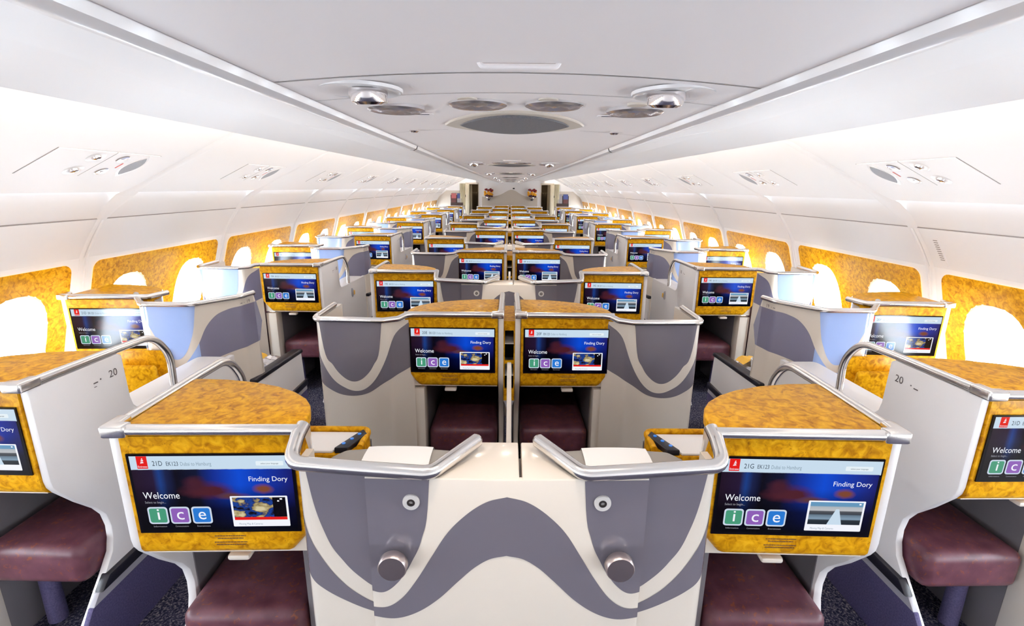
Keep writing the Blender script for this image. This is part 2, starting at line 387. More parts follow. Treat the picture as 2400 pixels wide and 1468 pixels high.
def mid_wall(m):
    loops = [[(0, 0), (MOD, 0), (MOD, WLEN), (0, WLEN)], rrect(PY[0], PY[1], PAN[0], PAN[1], .05)]
    return fill_holes(loops, lambda a, b: wpt(m, a, b, 0), 'sidewall', WALL, m)
def reveal(m, cy, cw):
    g = G(); rows = []
    for a, b, o in ((.178, .272, -.0015), (.175, .268, .000), (.170, .262, .004), (.165, .256, .010), (.162, .252, .017), (.160, .250, .024)):
        lp = winloop(cy, cw, a, b, 36); rows.append([wpt(m, p[0], p[1], o) for p in lp + lp[:1]])
    return g.grid(rows).mesh('window_reveal', GOLDTRIM, recalc=False)
def pane_mat():
    m = bpy.data.materials.new('window_glass'); m.use_nodes = True; nt = m.node_tree; nt.nodes.clear()
    o = nt.nodes.new('ShaderNodeOutputMaterial'); mx = nt.nodes.new('ShaderNodeMixShader'); fr = nt.nodes.new('ShaderNodeValue'); fr.outputs[0].default_value = .04
    tr = nt.nodes.new('ShaderNodeBsdfTransparent'); gl = nt.nodes.new('ShaderNodeBsdfGlossy'); gl.inputs['Roughness'].default_value = .05
    nt.links.new(fr.outputs[0], mx.inputs[0]); nt.links.new(tr.outputs[0], mx.inputs[1]); nt.links.new(gl.outputs[0], mx.inputs[2]); nt.links.new(mx.outputs[0], o.inputs[0])
    return m
GLASS = pane_mat()
def pane(m, cy, cw):
    g = G(); lp = winloop(cy, cw, .160, .252, 36); a = [wpt(m, p[0], p[1], .022) for p in lp]; b = [wpt(m, p[0], p[1], .025) for p in lp]; n = len(lp)
    g.add(a + b, [tuple(range(n)), tuple(range(n, 2 * n))[::-1]] + [(i, (i + 1) % n, n + (i + 1) % n, n + i) for i in range(n)])
    return g.mesh('pane', GLASS, recalc=True, smooth=False)
def outer_seal(m, cy, cw):
    """fuselage skin plate round a window, keeps daylight to the panes"""
    return None
mods = [JOINT0 + MOD * k for k in range(-4, 11)]   # joint positions; module k spans mods[k]..mods[k+1]
wn = 0
for m, sd in ((-1, 'left'), (1, 'right')):
    root = struct(bpy.data.objects.new('wall_' + sd, None)); COL.objects.link(root)
    # lower skirt full length, curved in to the floor
    SK = [WB_, (2.61, .40), (2.615, .28), (2.615, FZ)]
    g4 = G(); g4.grid([[(x, Y0, z), (x, Y1, z)] for x, z in SK]); g4.mirror(m); part('skirt_panel', ('skirt', m), lambda: g4.mesh('skirt', WALL), root)
    g5 = G(); g5.box(2.74, 2.80, Y0, Y1, FZ, .62).box(2.52, 2.60, Y0, Y1, 1.36, 1.9); g5.mirror(m)
    for k in range(len(mods) - 1):
        y = mods[k]; L = min(MOD, Y1 - y)
        if L < .3: continue
        short = L < MOD - .01
        part('upper_panel', ('up', m, short), lambda: strip(UP, m, L, .003, 'upper_panel'), root, (0, y, 0))
        part('stowage_panel', ('low', m, short), lambda: strip(LOW, m, L, .003, 'stowage_panel'), root, (0, y, 0))
        part('sidewall_panel', ('mid', m, short), lambda: strip(MID, m, L, .003, 'sidewall_panel'), root, (0, y, 0))
        part('crease_seam', ('crease', m, short), lambda: strip([(2.1980, 1.5360), (2.2010, 1.5310)], m, L, .003, 'crease_seam', GAP), root, (0, y, 0))
        # rib over the joint
        def rib():
            g = G(); P = [(x, z) for x, z in UP[4:10]] + [(2.043, 1.660), (2.135, 1.592), (2.20, 1.532)]
            pts = fillet([Vector((x, 0, z)) for x, z in P], .05, 3); rows = []
            for dy, d in ((-.035, -.003), (-.022, .006), (-.008, .008), (.008, .008), (.022, .006), (.035, -.003)):
                row = []
                for i, q in enumerate(pts):
                    tt = (pts[min(i + 1, len(pts) - 1)] - pts[max(i - 1, 0)]).normalized(); nn = Vector((-abs(tt.z), 0, -abs(tt.x)))
                    wd = 1.0 + 1.1 * max(0, min(1, (q.x - 1.96) / .08)) * (1 - max(0, min(1, (q.x - 2.10) / .09)))
                    p = q + nn * d; row.append((p.x, dy * wd, p.z))
                rows.append(row)
            g.grid(rows); 
            if m < 0: g.mirror(-1)
            return g.mesh('rib', WALL)
        part('rib', ('rib', m), rib, root, (0, y, 0))
        def rib2():
            g = G(); P = [(2.201, 1.530), (2.27, 1.435), (2.31, 1.372), WT, WB_]
            rows = []
            for dy, d in ((-.03, .0), (-.018, .0055), (-.010, .006), (-.004, -.004), (.004, -.004), (.010, .006), (.018, .0055), (.03, .0)):
                rows.append([(x - d, dy, z - d * .3) for x, z in P])
            g.grid(rows)
            if m < 0: g.mirror(-1)
            return g.mesh('pillar_rib', WALL)
        part('pillar_rib', ('rib2', m), rib2, root, (0, y, 0))
        if not short:
            part('window_wall_panel', ('midw', m), lambda: mid_wall(m), root, (0, y, 0))
            wn += 1
            wr = struct(bpy.data.objects.new(f'window_{wn}', None)); COL.objects.link(wr); wr.location = (0, y, 0)
            part('burl_surround', ('burl', m), lambda: burl_panel(m), wr)
            for q, (cy, cw) in enumerate(WINC):
                part('window_reveal', ('rev', m, q), lambda: reveal(m, cy, cw), wr); part('pane', ('pane', m, q), lambda: pane(m, cy, cw), wr)
        else:
            def stub():
                g = G(); g.add([wpt(m, 0, 0), wpt(m, L, 0), wpt(m, L, WLEN), wpt(m, 0, WLEN)], [(0, 1, 2, 3)]); return g.mesh('end_panel', WALL)
            part('window_wall_panel', ('stub', m), stub, root, (0, y, 0))
    # daylight portals just outside the panes
for m in (-1, 1):
    for k in range(len(mods) - 1):
        if Y1 - mods[k] < MOD - .01: continue
        for cy, cw in WINC:
            p = wpt(m, mods[k] + cy, cw, .035); a = wpt(m, 0, 0, 0); b = wpt(m, 0, 0, 1)
            nrm = Vector((b[0] - a[0], 0, b[2] - a[2])).normalized()
            ld = bpy.data.lights.new('daylight_portal', 'AREA'); ld.shape = 'RECTANGLE'; ld.size = .32; ld.size_y = .52
            try: ld.cycles.is_portal = True
            except Exception: pass
            lo = bpy.data.objects.new('daylight_portal', ld); COL.objects.link(lo); lo.location = p
            lo.rotation_euler = nrm.to_track_quat('Z', 'Y').to_euler()
# back wall behind the camera
g6 = G().box(-2.62, 2.62, Y0 - .05, Y0, FZ, 2.1); struct(part('wall_back', 'wback', lambda: g6.mesh('wall_back', WALL, smooth=False)))

# ---- side reading-light panels
def psu_parts(m, y, idx, sd):
    i = idx
    lab = f'flush reading light panel on the {sd} sidewall, {ORD[i]} from the front' if i >= 0 else f'flush reading light panel behind the camera on the {sd} sidewall, {ORD[-i]}'
    t = thing('reading_light_panel', (0, y, 0), lab, 'light panel', 'sidewall reading light panels')
    A = Vector((1.68, 0, 1.849)); B = Vector((1.88, 0, 1.750)); D = (B - A).normalized(); LN = (B - A).length; N = Vector((-abs(D.z), 0, -abs(D.x)))
    def P(a, b, h): q = A + D * b + N * h; return (m * q.x, a, q.z)
    def slab(lp, h0, h1, M_, nm, bevel=0):
        return G().prism(lp, lambda a, b: P(a, b, h0), lambda a, b: P(a, b, h1)).mesh(nm, M_, recalc=True, bevel=bevel, seg=1, smooth=bool(bevel))
    part('plate', ('psu_plate', m), lambda: slab([(-.55, .004), (.0, .004), (.0, LN - .004), (-.55, LN - .004)], -.002, .003, WALL, 'plate', .0015), t)
    for q, (a0, wd) in enumerate(((-.268, .003), (-.554, .003), (.001, .002))):
        part('seam', ('psu_seam', m, q), lambda: slab([(a0, .003), (a0 + wd, .003), (a0 + wd, LN - .003), (a0, LN - .003)], .0002, .0034 if q == 0 else .0012, GAP, 'seam'), t)
    def lens(sc_, M_, h1, nm):
        pts = [(sc_ * .042 * (1 - u * u), u) for u in np.linspace(-1, 1, 25)]
        lp = [(-.068 + w_, LN * .5 + u * .082 * sc_) for w_, u in pts] + [(-.068 - w_, LN * .5 + u * .082 * sc_) for w_, u in pts[-2:0:-1]]
        return slab(lp, 0, h1, M_, nm)
    part('grille_rim', ('psu_rim', m), lambda: lens(1.22, PANEL, .0045, 'grille_rim'), t)
    part('speaker_grille', ('psu_lens', m), lambda: lens(1.0, GRILLEL, .006, 'speaker_grille'), t)
    axis = (m * N.x, 0, N.z)
    for (a, b) in ((-.190, .052), (-.190, .170)):
        part('oxygen_lens', ('psu_dome', m), lambda: G().lathe([(.030, 0), (.030, .002), (.025, .004), (.014, .0015), (.005, .004), (0, .004)], (0, 0, 0), axis).mesh('oxygen_lens', LENS), t, P(a, b, .003))
    for (a, b) in ((-.335, .052), (-.335, .170)):
        part('reading_lamp', ('psu_spot', m), lambda: G().lathe([(.040, 0), (.037, .001), (.018, -.0005), (.016, .006), (.010, .009), (.0, .009)], (0, 0, 0), axis).mesh('reading_lamp', [PANEL, CHROME]), t, P(a, b, .0035))
        part('lamp_lens', ('psu_spl', m), lambda: G().lathe([(.0185, 0), (.0165, .0075), (.010, .0105), (.0, .0105)], (0, 0, 0), axis).mesh('lamp_lens', CHROME), t, P(a, b, .0035))
    part('warning_sign', ('psu_sign', m), lambda: slab([(-.150, .09), (-.144, .09), (-.144, .135), (-.150, .135)], .003, .0042, RED, 'warning_sign'), t)
for m, sd in ((-1, 'left'), (1, 'right')):
    for k in range(2, len(mods) - 1):
        yy = mods[k + 1] - .215 if k + 1 < len(mods) else None
        if yy and yy < Y1: psu_parts(m, yy, k - 3, sd)

# ---- ceiling service panels along the centre
def czp(x, y, h): return (x, y, ceil_z(x) - h)
def ceil_unit(y, idx):
    lab = f'ceiling service panel with oval grille and lamps, {ORD[idx]} along the centre'
    t = thing('ceiling_service_panel', (CX, y, 0), lab, 'ceiling panel', 'ceiling service panels')
    for q, (yy, x0, x1, wd) in enumerate(((-.525, -.326, .326, .004), (-.38, -.326, .326, .002), (.11, -.326, -.17, .002), (.11, .17, .326, .002))):
        def seam():
            xs = np.linspace(x0, x1, 9); return G().grid([[czp(x, yy, .0006) for x in xs], [czp(x, yy + wd, .0006) for x in xs]]).mesh('seam', GAP, smooth=False)
        part('seam', ('cu_seam', q), seam, t)
    def lens(w_, l_, h0, h1, mt, nm):
        g = G(); n = 21; top = [(w_ * (-1 + 2 * k / (n - 1)), l_ * (1 - (-1 + 2 * k / (n - 1)) ** 2) ** .8) for k in range(n)]
        lp = top + [(x, -yv) for x, yv in top[-2:0:-1]]
        g.prism(lp, lambda a, b: (a, b, ceil_z(a) + .01), lambda a, b: (a, b, ceil_z(a) - (h0 + (h1 - h0) * (1 - (a / w_) ** 2)))); return g.mesh(nm, mt, recalc=True, bevel=.002, seg=1)
    part('grille_rim', 'cu_rim', lambda: lens(.165, .19, .004, .005, RIM, 'grille_rim'), t)
    part('speaker_grille', 'cu_gr', lambda: lens(.13, .165, .006, .010, GRILLE, 'speaker_grille'), t)
    for x in (-.224, -.070, .070, .224):
        part('oxygen_lens', 'cu_dome', lambda: G().lathe([(.054, -.004), (.054, .003), (.047, .006), (.040, .004), (.030, .007), (.012, .003), (.0, .007)], (0, 0, 0), (0, 0, -1), 20).mesh('oxygen_lens', LENS), t, (x, -.25 if abs(x) > .1 else -.27, ceil_z(x)))
        part('oxygen_latch', 'cu_latch', lambda: G().lathe([(.018, -.003), (.017, .002), (0, .002)], (0, 0, 0), (0, 0, -1), 14).mesh('oxygen_latch', RIM), t, (x - .015, -.325, ceil_z(x)))
    for x in (-.236, .236):
        rm = part('lamp_recess', 'cu_recess', lambda: G().lathe([(.064, -.001), (.063, .0035), (.060, .004), (.057, .002), (.04, .001), (0, .0008)], (0, 0, 0), (0, 0, -1), 24).mesh('lamp_recess', PANEL), t, (x, -.44, ceil_z(x)))
        part('reading_lamp', 'cu_spot', lambda: G().lathe([(.027, -.002), (.029, .006), (.026, .017), (.019, .021), (.012, .014), (0, .014)], (0, 0, 0), (0, .15, -1), 22).mesh('reading_lamp', CHROME), t, (x + .012 * (1 if x < 0 else -1), -.44, ceil_z(x)))
        def sgn():
            g = G(); g.box(-.048, .048, -.006, .006, -.0015, .0, 0)
            g.box(-.04, -.012, -.002, .002, -.0022, -.001, 1); g.box(-.012, .012, -.003, .003, -.0022, -.001, 2); g.box(.012, .04, -.002, .002, -.0022, -.001, 1); return g.mesh('warning_sign', [CEIL, BLACK, RED], smooth=False)
        part('warning_sign', 'cu_sign', sgn, t, (x * .9, -.185, ceil_z(x * .9) - .0005))
        part('screw_cap', 'cu_cap', lambda: G().lathe([(.012, -.002), (.012, .003), (.008, .006), (0, .006)], (0, 0, 0), (0, 0, -1), 12).mesh('screw_cap', CHROME), t, (x * 1.08, .09, ceil_z(x * 1.08)))
    part('panel_handle', 'cu_handle', lambda: G().tube(fillet([(-.05, 0, .003), (-.046, 0, -.004), (.046, 0, -.004), (.05, 0, .003)], .005, 4), .0035, 8).mesh('panel_handle', CEIL), t, (0, -.575, ceil_z(0)))
for k in range(7): ceil_unit(1.235 + BINP * k, k)
# added top light: a soft downlight under every unlit lamp (the run goes on behind the camera)
for k in range(-1, 7):
    for x in (-.224, .224):
        ld = bpy.data.lights.new('added_downlight', 'AREA'); ld.shape = 'DISK'; ld.size = .05; ld.energy = TOPLIGHT_W; ld.color = (1.0, .88, .76); ld.spread = R(170)
        lo = bpy.data.objects.new('added_downlight', ld); COL.objects.link(lo); lo.location = (CX + x, 1.235 + BINP * k - .44, 1.838)

# ================================================================== SEAT FURNITURE
W = .43
# --- screen faces (flat print): one mesh per variant
SW, SH = .380, .207
MATS = [S_BLACK, S_PIC, S_HEAD, S_RED, S_WHITE, S_BTN, S_TXT, S_TXT2, S_GRN, S_PUR, S_BLU, S_TILE, S_GREY, S_MAP, S_CAM]
def screen_mesh(seat, kind):
    g = G()
    def pl(poly, mi, d): g.add([(u * SW, -.004 - d * .00025, v * SH) for u, v in poly], [tuple(range(len(poly)))], mi)
    def rc(u0, u1, v0, v1, mi, d): pl([(u0, v0), (u1, v0), (u1, v1), (u0, v1)], mi, d)
    ar = SW / SH
    def rr(u0, u1, v0, v1, r, mi, d): pl([(x, y * ar) for x, y in rrect(u0, u1, v0 / ar, v1 / ar, r, 4)], mi, d)
    def tx(body, u, v, h, mi, d, wid=None):
        vs, fs = text_geo(body, 1.0); mxx = max(p[0] for p in vs); sz = h * SH / .70; sx = sz if wid is None else wid * SW / mxx
        g.add([(u * SW + x * sx, -.004 - d * .00025, v * SH + y * sz) for x, y in vs], fs, mi)
    g.box(-.004, SW + .004, -.004, .008, -.004, SH + .004, 0)
    rc(.0, 1, .0, 1, 0, 1); rc(.008, .992, .012, .825, 1, 2); rc(.008, 1, .82, .995, 2, 2)
    rc(.05, .115, .838, .995, 3, 3)
    # small white emblem strokes and the name on the red flag
    for a, b, c in ((.072, .905, .022), (.076, .93, .018), (.08, .952, .010)):
        pl([(a, b), (a + c, b + .006), (a + c * .8, b + .022), (a + .004, b + .016)], 4, 4)
    tx('Emirates', .054, .852, .024, 4, 4, .057)
    tx(seat, .142, .873, .062, 6, 3, .062); tx('EK123', .225, .873, .052, 6, 3, .075); tx('Dubai to Hamburg', .312, .873, .048, 7, 3, .19)
    rr(.775, .945, .868, .925, .006, 5, 3); tx('select your language', .805, .887, .018, 6, 4, .11)
    tx('Finding Dory', .715, .665, .062, 4, 3, .245); tx('Welcome', .05, .445, .088, 4, 3, .225); tx('Select to begin...', .053, .382, .030, 12, 3, .13)
    for k, (u, c, ch, lb) in enumerate(((.058, 8, 'i', 'Information'), (.195, 9, 'c', 'Communications'), (.332, 10, 'e', 'Entertainment'))):
        rr(u, u + .125, .105, .335, .020, 11, 3); rr(u + .010, u + .115, .125, .315, .014, c, 4)
        vs, fs = text_geo(ch, 1.0); wd = {'i': .022, 'c': .05, 'e': .052}[ch]
        tx(ch, u + .0625 - wd / 2, .165, .155, 4, 5, wd); tx(lb, u + .0625 - .042, .062, .020, 12, 3, .084)
    rr(.585, .945, .06, .47, .006, 4, 3)
    rc(.598, .932, .150, .452, 13 if kind == 'map' else 14, 4)
    if kind == 'map':
        rc(.598, .932, .150, .188, 3, 5); rc(.85, .932, .19, .452, 0, 5); rc(.897, .912, .42, .44, 4, 6); rc(.88, .892, .395, .412, 4, 6)
    else:
        pl([(.72, .15), (.815, .15), (.785, .36), (.765, .36)], 2, 5); rc(.905, .918, .42, .44, 4, 6)
    tx('Moving Map & Cameras', .62, .083, .026, 7, 4, .15)
    me = g.mesh('screen', MATS, smooth=False)
    uvl = me.uv_layers.new(name='UVMap')
    for lp in me.loops:
        co = me.vertices[lp.vertex_index].co; uvl.data[lp.index].uv = (co.x / SW, co.z / SH)
    return me

FRONT_EDGE = [(0, .862), (.004, .838), (.016, .816), (.07, .745), (.125, .682), (.15, .640), (.159, .59), (.156, .545), (.143, .50), (.095, .44), (.0, .33), (-.085, .215), (-.13, FZ)]
DTOP = [(W, .035), (.424, .085), (.410, .125), (.385, .165), (.34, .208), (.28, .246), (.20, .278), (.11, .299), (.02, .306)]
def console(x, y, m, aisle, seat, kind, label, cat_group, number=None, yaw=1.5, long=.98, window=False):
    t = thing('screen_console', (x, y, 0), label, 'console', cat_group, rz=R(yaw) * m)
    K = (m,)
    # burl top
    def top():
        g = G(); g.prism_z([(.014, .004), (W, .004)] + DTOP + [(.014, .306)], 1.138, 1.168); return g.mirror(m).mesh('top', BURL, bevel=.006, seg=3)
    part('top', ('c_top', m), top, t)
    def housing():
        g = G(); g.prism_z([(.016, .012), (W - .004, .012)] + [(px - .004, py - .004) for px, py in DTOP] + [(.016, .30)], .815, 1.137); return g.mirror(m).mesh('housing', CREAM)
    part('housing', ('c_house', m), housing, t)
    def fascia():
        g = G(); P = [(.02, 1.148), (-.005, 1.148), (-.005, .86), (-.004, .838), (.004, .825), (.02, .812), (.05, .802), (.11, .795), (.11, .83)]
        rows = []
        for xx in (.013, .10, .2, .3, W - .062, W - .05, W - .03, W - .012, W - .001):
            b = .795 + max(0, (xx - (W - .055)) / .055) * .068
            rows.append([(xx, py, b + (pz - .795) * (1.148 - b) / (1.148 - .795)) for py, pz in P])
        g.grid(rows); n = len(P); o = len(rows) - 1
        g.f += [tuple(range(n)), tuple(o * n + k for k in range(n))]; g.mi += [0, 0]
        return g.mirror(m).mesh('fascia', BURL, recalc=True, angle=50)
    part('fascia', ('c_fas', m), fascia, t)
    # printed notice under the screen
    def notice():
        g = G(); rnd = random.Random(3)
        for zz, w_ in ((.874, .075), (.867, .062), (.856, .08), (.849, .072)):
            u = -w_ / 2
            while u < w_ / 2:
                l = rnd.uniform(.003, .008); g.box(u, min(u + l, w_ / 2), -.0062, -.0045, zz, zz + .0026); u += l + .0014
        return g.mesh('printed_notice', TEXTB, smooth=False)
    part('printed_notice', 'c_notice', notice, t, (m * .235, 0, 0))
    sx = .028 if m > 0 else -.028 - SW
    part('screen', ('scr', seat, kind), lambda: screen_mesh(seat, kind), t, (sx, -.005, .893))
    part('tray_latch', ('c_latch', m), lambda: G().box(m * .235 - .028, m * .235 + .028, .012, .05, .786, .802).mesh('tray_latch', CREAM, bevel=.006, seg=2), t)
    # side panel
    def side():
        if aisle: P = [(.0, 1.152), (.318, 1.152), (.334, 1.142), (.338, .985), (.346, .952), (.362, .934), (.39, .926), (long, .918), (long, FZ)]
        else: P = [(.0, 1.152), (.315, 1.152), (.33, 1.0), (.36, .93), (.62, .90), (.62, FZ)]
        P = P + FRONT_EDGE[::-1]
        g = G(); g.prism_x(P, -.014, .011); return g.mirror(m).mesh('side_panel', PANEL if aisle else CREAM, bevel=.004, seg=2)
    part('side_panel', ('c_side', m, aisle, long), side, t)
    if aisle:
        part('bumper', ('c_bump', m, long), lambda: G().prism_x([(.098, .448), (long, .448), (long, .408), (.06, .408)], -.030, .0).mirror(m).mesh('bumper', BLACK, bevel=.004), t)
        part('trim_strip', ('c_strip', m, long), lambda: G().prism_x([(.06, .407), (long, .407), (long, .374), (.032, .374)], -.018, .0).mirror(m).mesh('trim_strip', STRIP, bevel=.001, seg=1), t)
        part('kick_panel', ('c_kick', m, long), lambda: G().prism_x([(.03, .373), (long, .373), (long, FZ), (-.128, FZ)], -.0165, .0).mirror(m).mesh('kick_panel', KICK, bevel=.001, seg=1), t)
        part('side_ledge', ('c_ledge', m, long), lambda: G().prism_z(rrect(.0, .15, .345, long - .02, .03, 4), FZ, .915).mirror(m).mesh('side_ledge', PANEL, bevel=.006), t)
        part('latch_capsule', ('c_caps', m), lambda: G().tube([(-.018, .60, .80), (-.018, .60, .815), (-.018, .60, .86), (-.018, .60, .875)], [.004, .012, .012, .004], 10).mirror(m).mesh('latch_capsule', STRIP), t)
        part('pull_tab', ('c_tab', m), lambda: G().box(-.03, -.014, .605, .64, .815, .85).mirror(m).mesh('pull_tab', YELLOW, bevel=.003), t)
    else:
        pass
    # rail
    def rail():
        g = G()
        zr = 1.166
        if aisle: path = [(W + .0, -.006, zr - .002), (.0, -.006, zr), (.0, .34, zr - .004), (.0, .56, 1.125), (.0, .590, .935)]
        else: path = [(W, -.006, zr - .002), (.0, -.006, zr), (.0, .34, zr + .018)]
        P = fillet([Vector(path[0]), Vector(path[1]), Vector(path[2])], .004, 3)
        if window: P = [Vector((W + .02, .10, zr - .002)), Vector((W - .005, .0, zr - .002)), Vector((W - .02, -.006, zr - .002)), Vector((.0, -.006, zr))]
        if aisle: P = P[:-1] + fillet([Vector(path[2]) - Vector((0, .0, 0))] + [Vector((0, .505, 1.158)), Vector((0, .578, 1.06)), Vector((0, .572, .92))], .14, 10)
        g.tube(P, .0135, 12)
        return g.mirror(m).mesh('rail', METAL)
    rl = part('rail', ('c_rail', m, aisle, window), rail, t)
    part('corner_fitting', ('c_corner', m), lambda: G().prism_z([(-.0165, -.0225), (.042, -.0225), (.042, .0095), (.0165, .0095), (.0165, .045), (-.0165, .045)], 1.150, 1.1815).mirror(m).mesh('corner_fitting', METAL, bevel=.007, seg=3), rl)
    # foot well and footrest
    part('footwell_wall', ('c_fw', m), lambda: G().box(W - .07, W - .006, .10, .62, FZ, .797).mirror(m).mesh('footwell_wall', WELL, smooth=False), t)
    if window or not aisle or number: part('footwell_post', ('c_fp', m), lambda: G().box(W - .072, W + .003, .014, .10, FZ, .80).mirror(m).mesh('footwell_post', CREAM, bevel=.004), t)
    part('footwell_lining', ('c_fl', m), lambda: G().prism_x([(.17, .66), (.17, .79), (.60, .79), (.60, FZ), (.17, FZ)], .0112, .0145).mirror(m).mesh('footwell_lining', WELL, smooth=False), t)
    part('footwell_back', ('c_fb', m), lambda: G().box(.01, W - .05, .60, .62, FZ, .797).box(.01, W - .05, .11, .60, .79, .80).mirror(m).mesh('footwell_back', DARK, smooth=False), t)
    c = part('footrest_cushion', ('c_cush', m), lambda: G().box(.018, W - .078, .06, .60, .43, .572).mirror(m).mesh('footrest_cushion', LEATHER, bevel=.035, seg=4), t)
    part('footrest_leg', ('c_leg', m), lambda: G().lathe([(0, 0), (.03, 0), (.028, .25), (.024, .275), (0, .278)], (m * .30, .2, FZ), (0, 0, 1), 16).mesh('footrest_leg', KICK), t)
    if number:
        def num():
            vs, fs = text_geo(number, 1.0); vs2, fs2 = text_geo('A  -', 1.0); s_ = .036
            g = G(); flip = m > 0   # panel on the right side of the aisle unit faces -x
            w_ = max(p[0] for p in vs) * s_
            # aisle face is the plane x = -.0146 (canonical); build in world handedness
            X = -.0149 * m
            for (px, py) in [(0, 0)]:
                if m < 0:   # faces +x : reading direction is +y
                    g.add([(X, .265 - w_ / 2 + a * s_ + .02, 1.083 + b * s_) for a, b in vs], fs)
                    g.box(X - .0003, X + .0002, .205, .222, 1.086, 1.0895); g.box(X - .0003, X + .0002, .205, .215, 1.074, 1.076); g.box(X - .0003, X + .0002, .232, .236, 1.091, 1.095)
                else:       # faces -x : reading direction is -y
                    g.add([(X, .265 + w_ / 2 - a * s_ + .02, 1.083 + b * s_) for a, b in vs], fs)
                    g.box(X - .0002, X + .0003, .205, .222, 1.086, 1.0895); g.box(X - .0002, X + .0003, .232, .236, 1.091, 1.095)
            return g.mesh('row_number', TEXTD, smooth=False)
        part('row_number', ('num', number, m), num, t)
    return t

# --- seat cushions (shared by all seats); local origin at shell back centre, floor level coordinates absolute
def seat_cushions(t, cx, cy):
    def back():
        g = G(); P = [(.10, .50), (.20, .48), (.185, .62), (.15, .93), (.10, .98), (.07, .96), (.055, .70)]
        g.prism_x(P, -.19, .19); return g.mesh('backrest', LEATHER, bevel=.025, seg=3)
    part('backrest', 's_back', back, t, (cx, cy, 0))
    def head():
        g = G(); P = [(-.187, .12), (-.15, .165), (-.05, .178), (.05, .178), (.15, .165), (.187, .12), (.17, .075), (-.17, .075)]
        g.prism_z(P, .88, 1.026); return g.mesh('headrest', GREYLEATHER, bevel=.018, seg=3)
    h = part('headrest', 's_head', head, t, (cx, cy, 0))
    def cover():
        g = G(); rows = []
        for yy, zz in ((.068, 1.015), (.074, 1.027), (.086, 1.032), (.12, 1.034), (.166, 1.032), (.183, 1.015), (.187, .93)):
            rows.append([(x, yy + .02 * min(0, .07 - abs(x)), zz - .004 * (abs(x) / .1) ** 3 * (1 if zz > 1.02 else 0)) for x in np.linspace(-.088, .088, 9)])
        g.grid(rows, flip=True); return g.mesh('headrest_cover', LINEN)
    part('headrest_cover', 's_cov', cover, t, (cx, cy, 0))
    part('seat_cushion', 's_cush', lambda: G().box(-.2, .2, .17, .66, .42, .57).mesh('seat_cushion', LEATHER, bevel=.03, seg=3), t, (cx, cy, 0))

# --- shells
# S1: inner pair shell (even rows); local frame: x absolute, y relative to D-console front (1.04)
S1 = Plan([(-.483, .02), (-.483, -.055), (-.31, -.073), (0.05, -.083)], .04)
S1_U = curve([(.09, 1.103), (.1, 1.03), (.125, .93), (.164, .86), (.206, .816), (.236, .796), (.26, .793), (.295, .821), (.331, .881), (.356, .944), (.372, 1.023), (.378, 1.1)])
S1_T = curve([(.045, 1.02), (.062, .978), (.085, .917), (.121, .847), (.163, .795), (.203, .765), (.237, .75), (.271, .753), (.306, .781), (.342, .834), (.378, .898), (.412, .957), (.455, 1.007), (.503, 1.043), (.549, 1.057)])
S1_B = curve([(.045, .85), (.062, .82), (.085, .795), (.108, .777), (.166, .746), (.232, .724), (.287, .719), (.339, .739), (.391, .78), (.436, .829), (.476, .87), (.509, .893), (.549, .904)])
TOP1 = 1.106
def inner_seat(y, m, label, group):
    t = thing('business_seat', (0, y, 0), label, 'seat', group)
    part('shell', ('s1_shell', m), lambda: S1.wall(.0, .40, .018, FZ, TOP1).mirror(m).mesh('shell', CREAM, recalc=True), t)
    def band():
        g = S1.ribbon(.09, .245, lambda s: TOP1 - .003, S1_U); S1.ribbon(.045, .245, S1_T, S1_B, g=g)
        return g.mirror(m).mesh('wave_print', DECAL, recalc=False)
    part('wave_print', ('s1_band', m), band, t)
    def rail():
        P = fillet([Vector(p) for p in [(-.488, .025, 1.164), (-.487, -.012, 1.155), (-.485, -.068, 1.122), (-.31, -.082, 1.117), (-.168, -.092, 1.113), (-.074, .028, 1.128)]], .04, 7)
        g = G().tube(P, .0165, 14); e = P[-1]; g.lathe([(.0165, 0), (.013, .006), (0, .009)], e, (P[-1] - P[-2]).normalized(), 14)
        return g.mirror(m).mesh('rail', METAL, recalc=True)
    part('rail', ('s1_rail', m), rail, t)
    def inner():
        g = G(); g.box(-.48, -.46, .02, .62, FZ, .70); return g.mirror(m).mesh('side_wall', CREAM, bevel=.004)
    part('side_wall', ('s1_inner', m), inner, t)
    seat_cushions(t, m * -.29, .0)
    return t
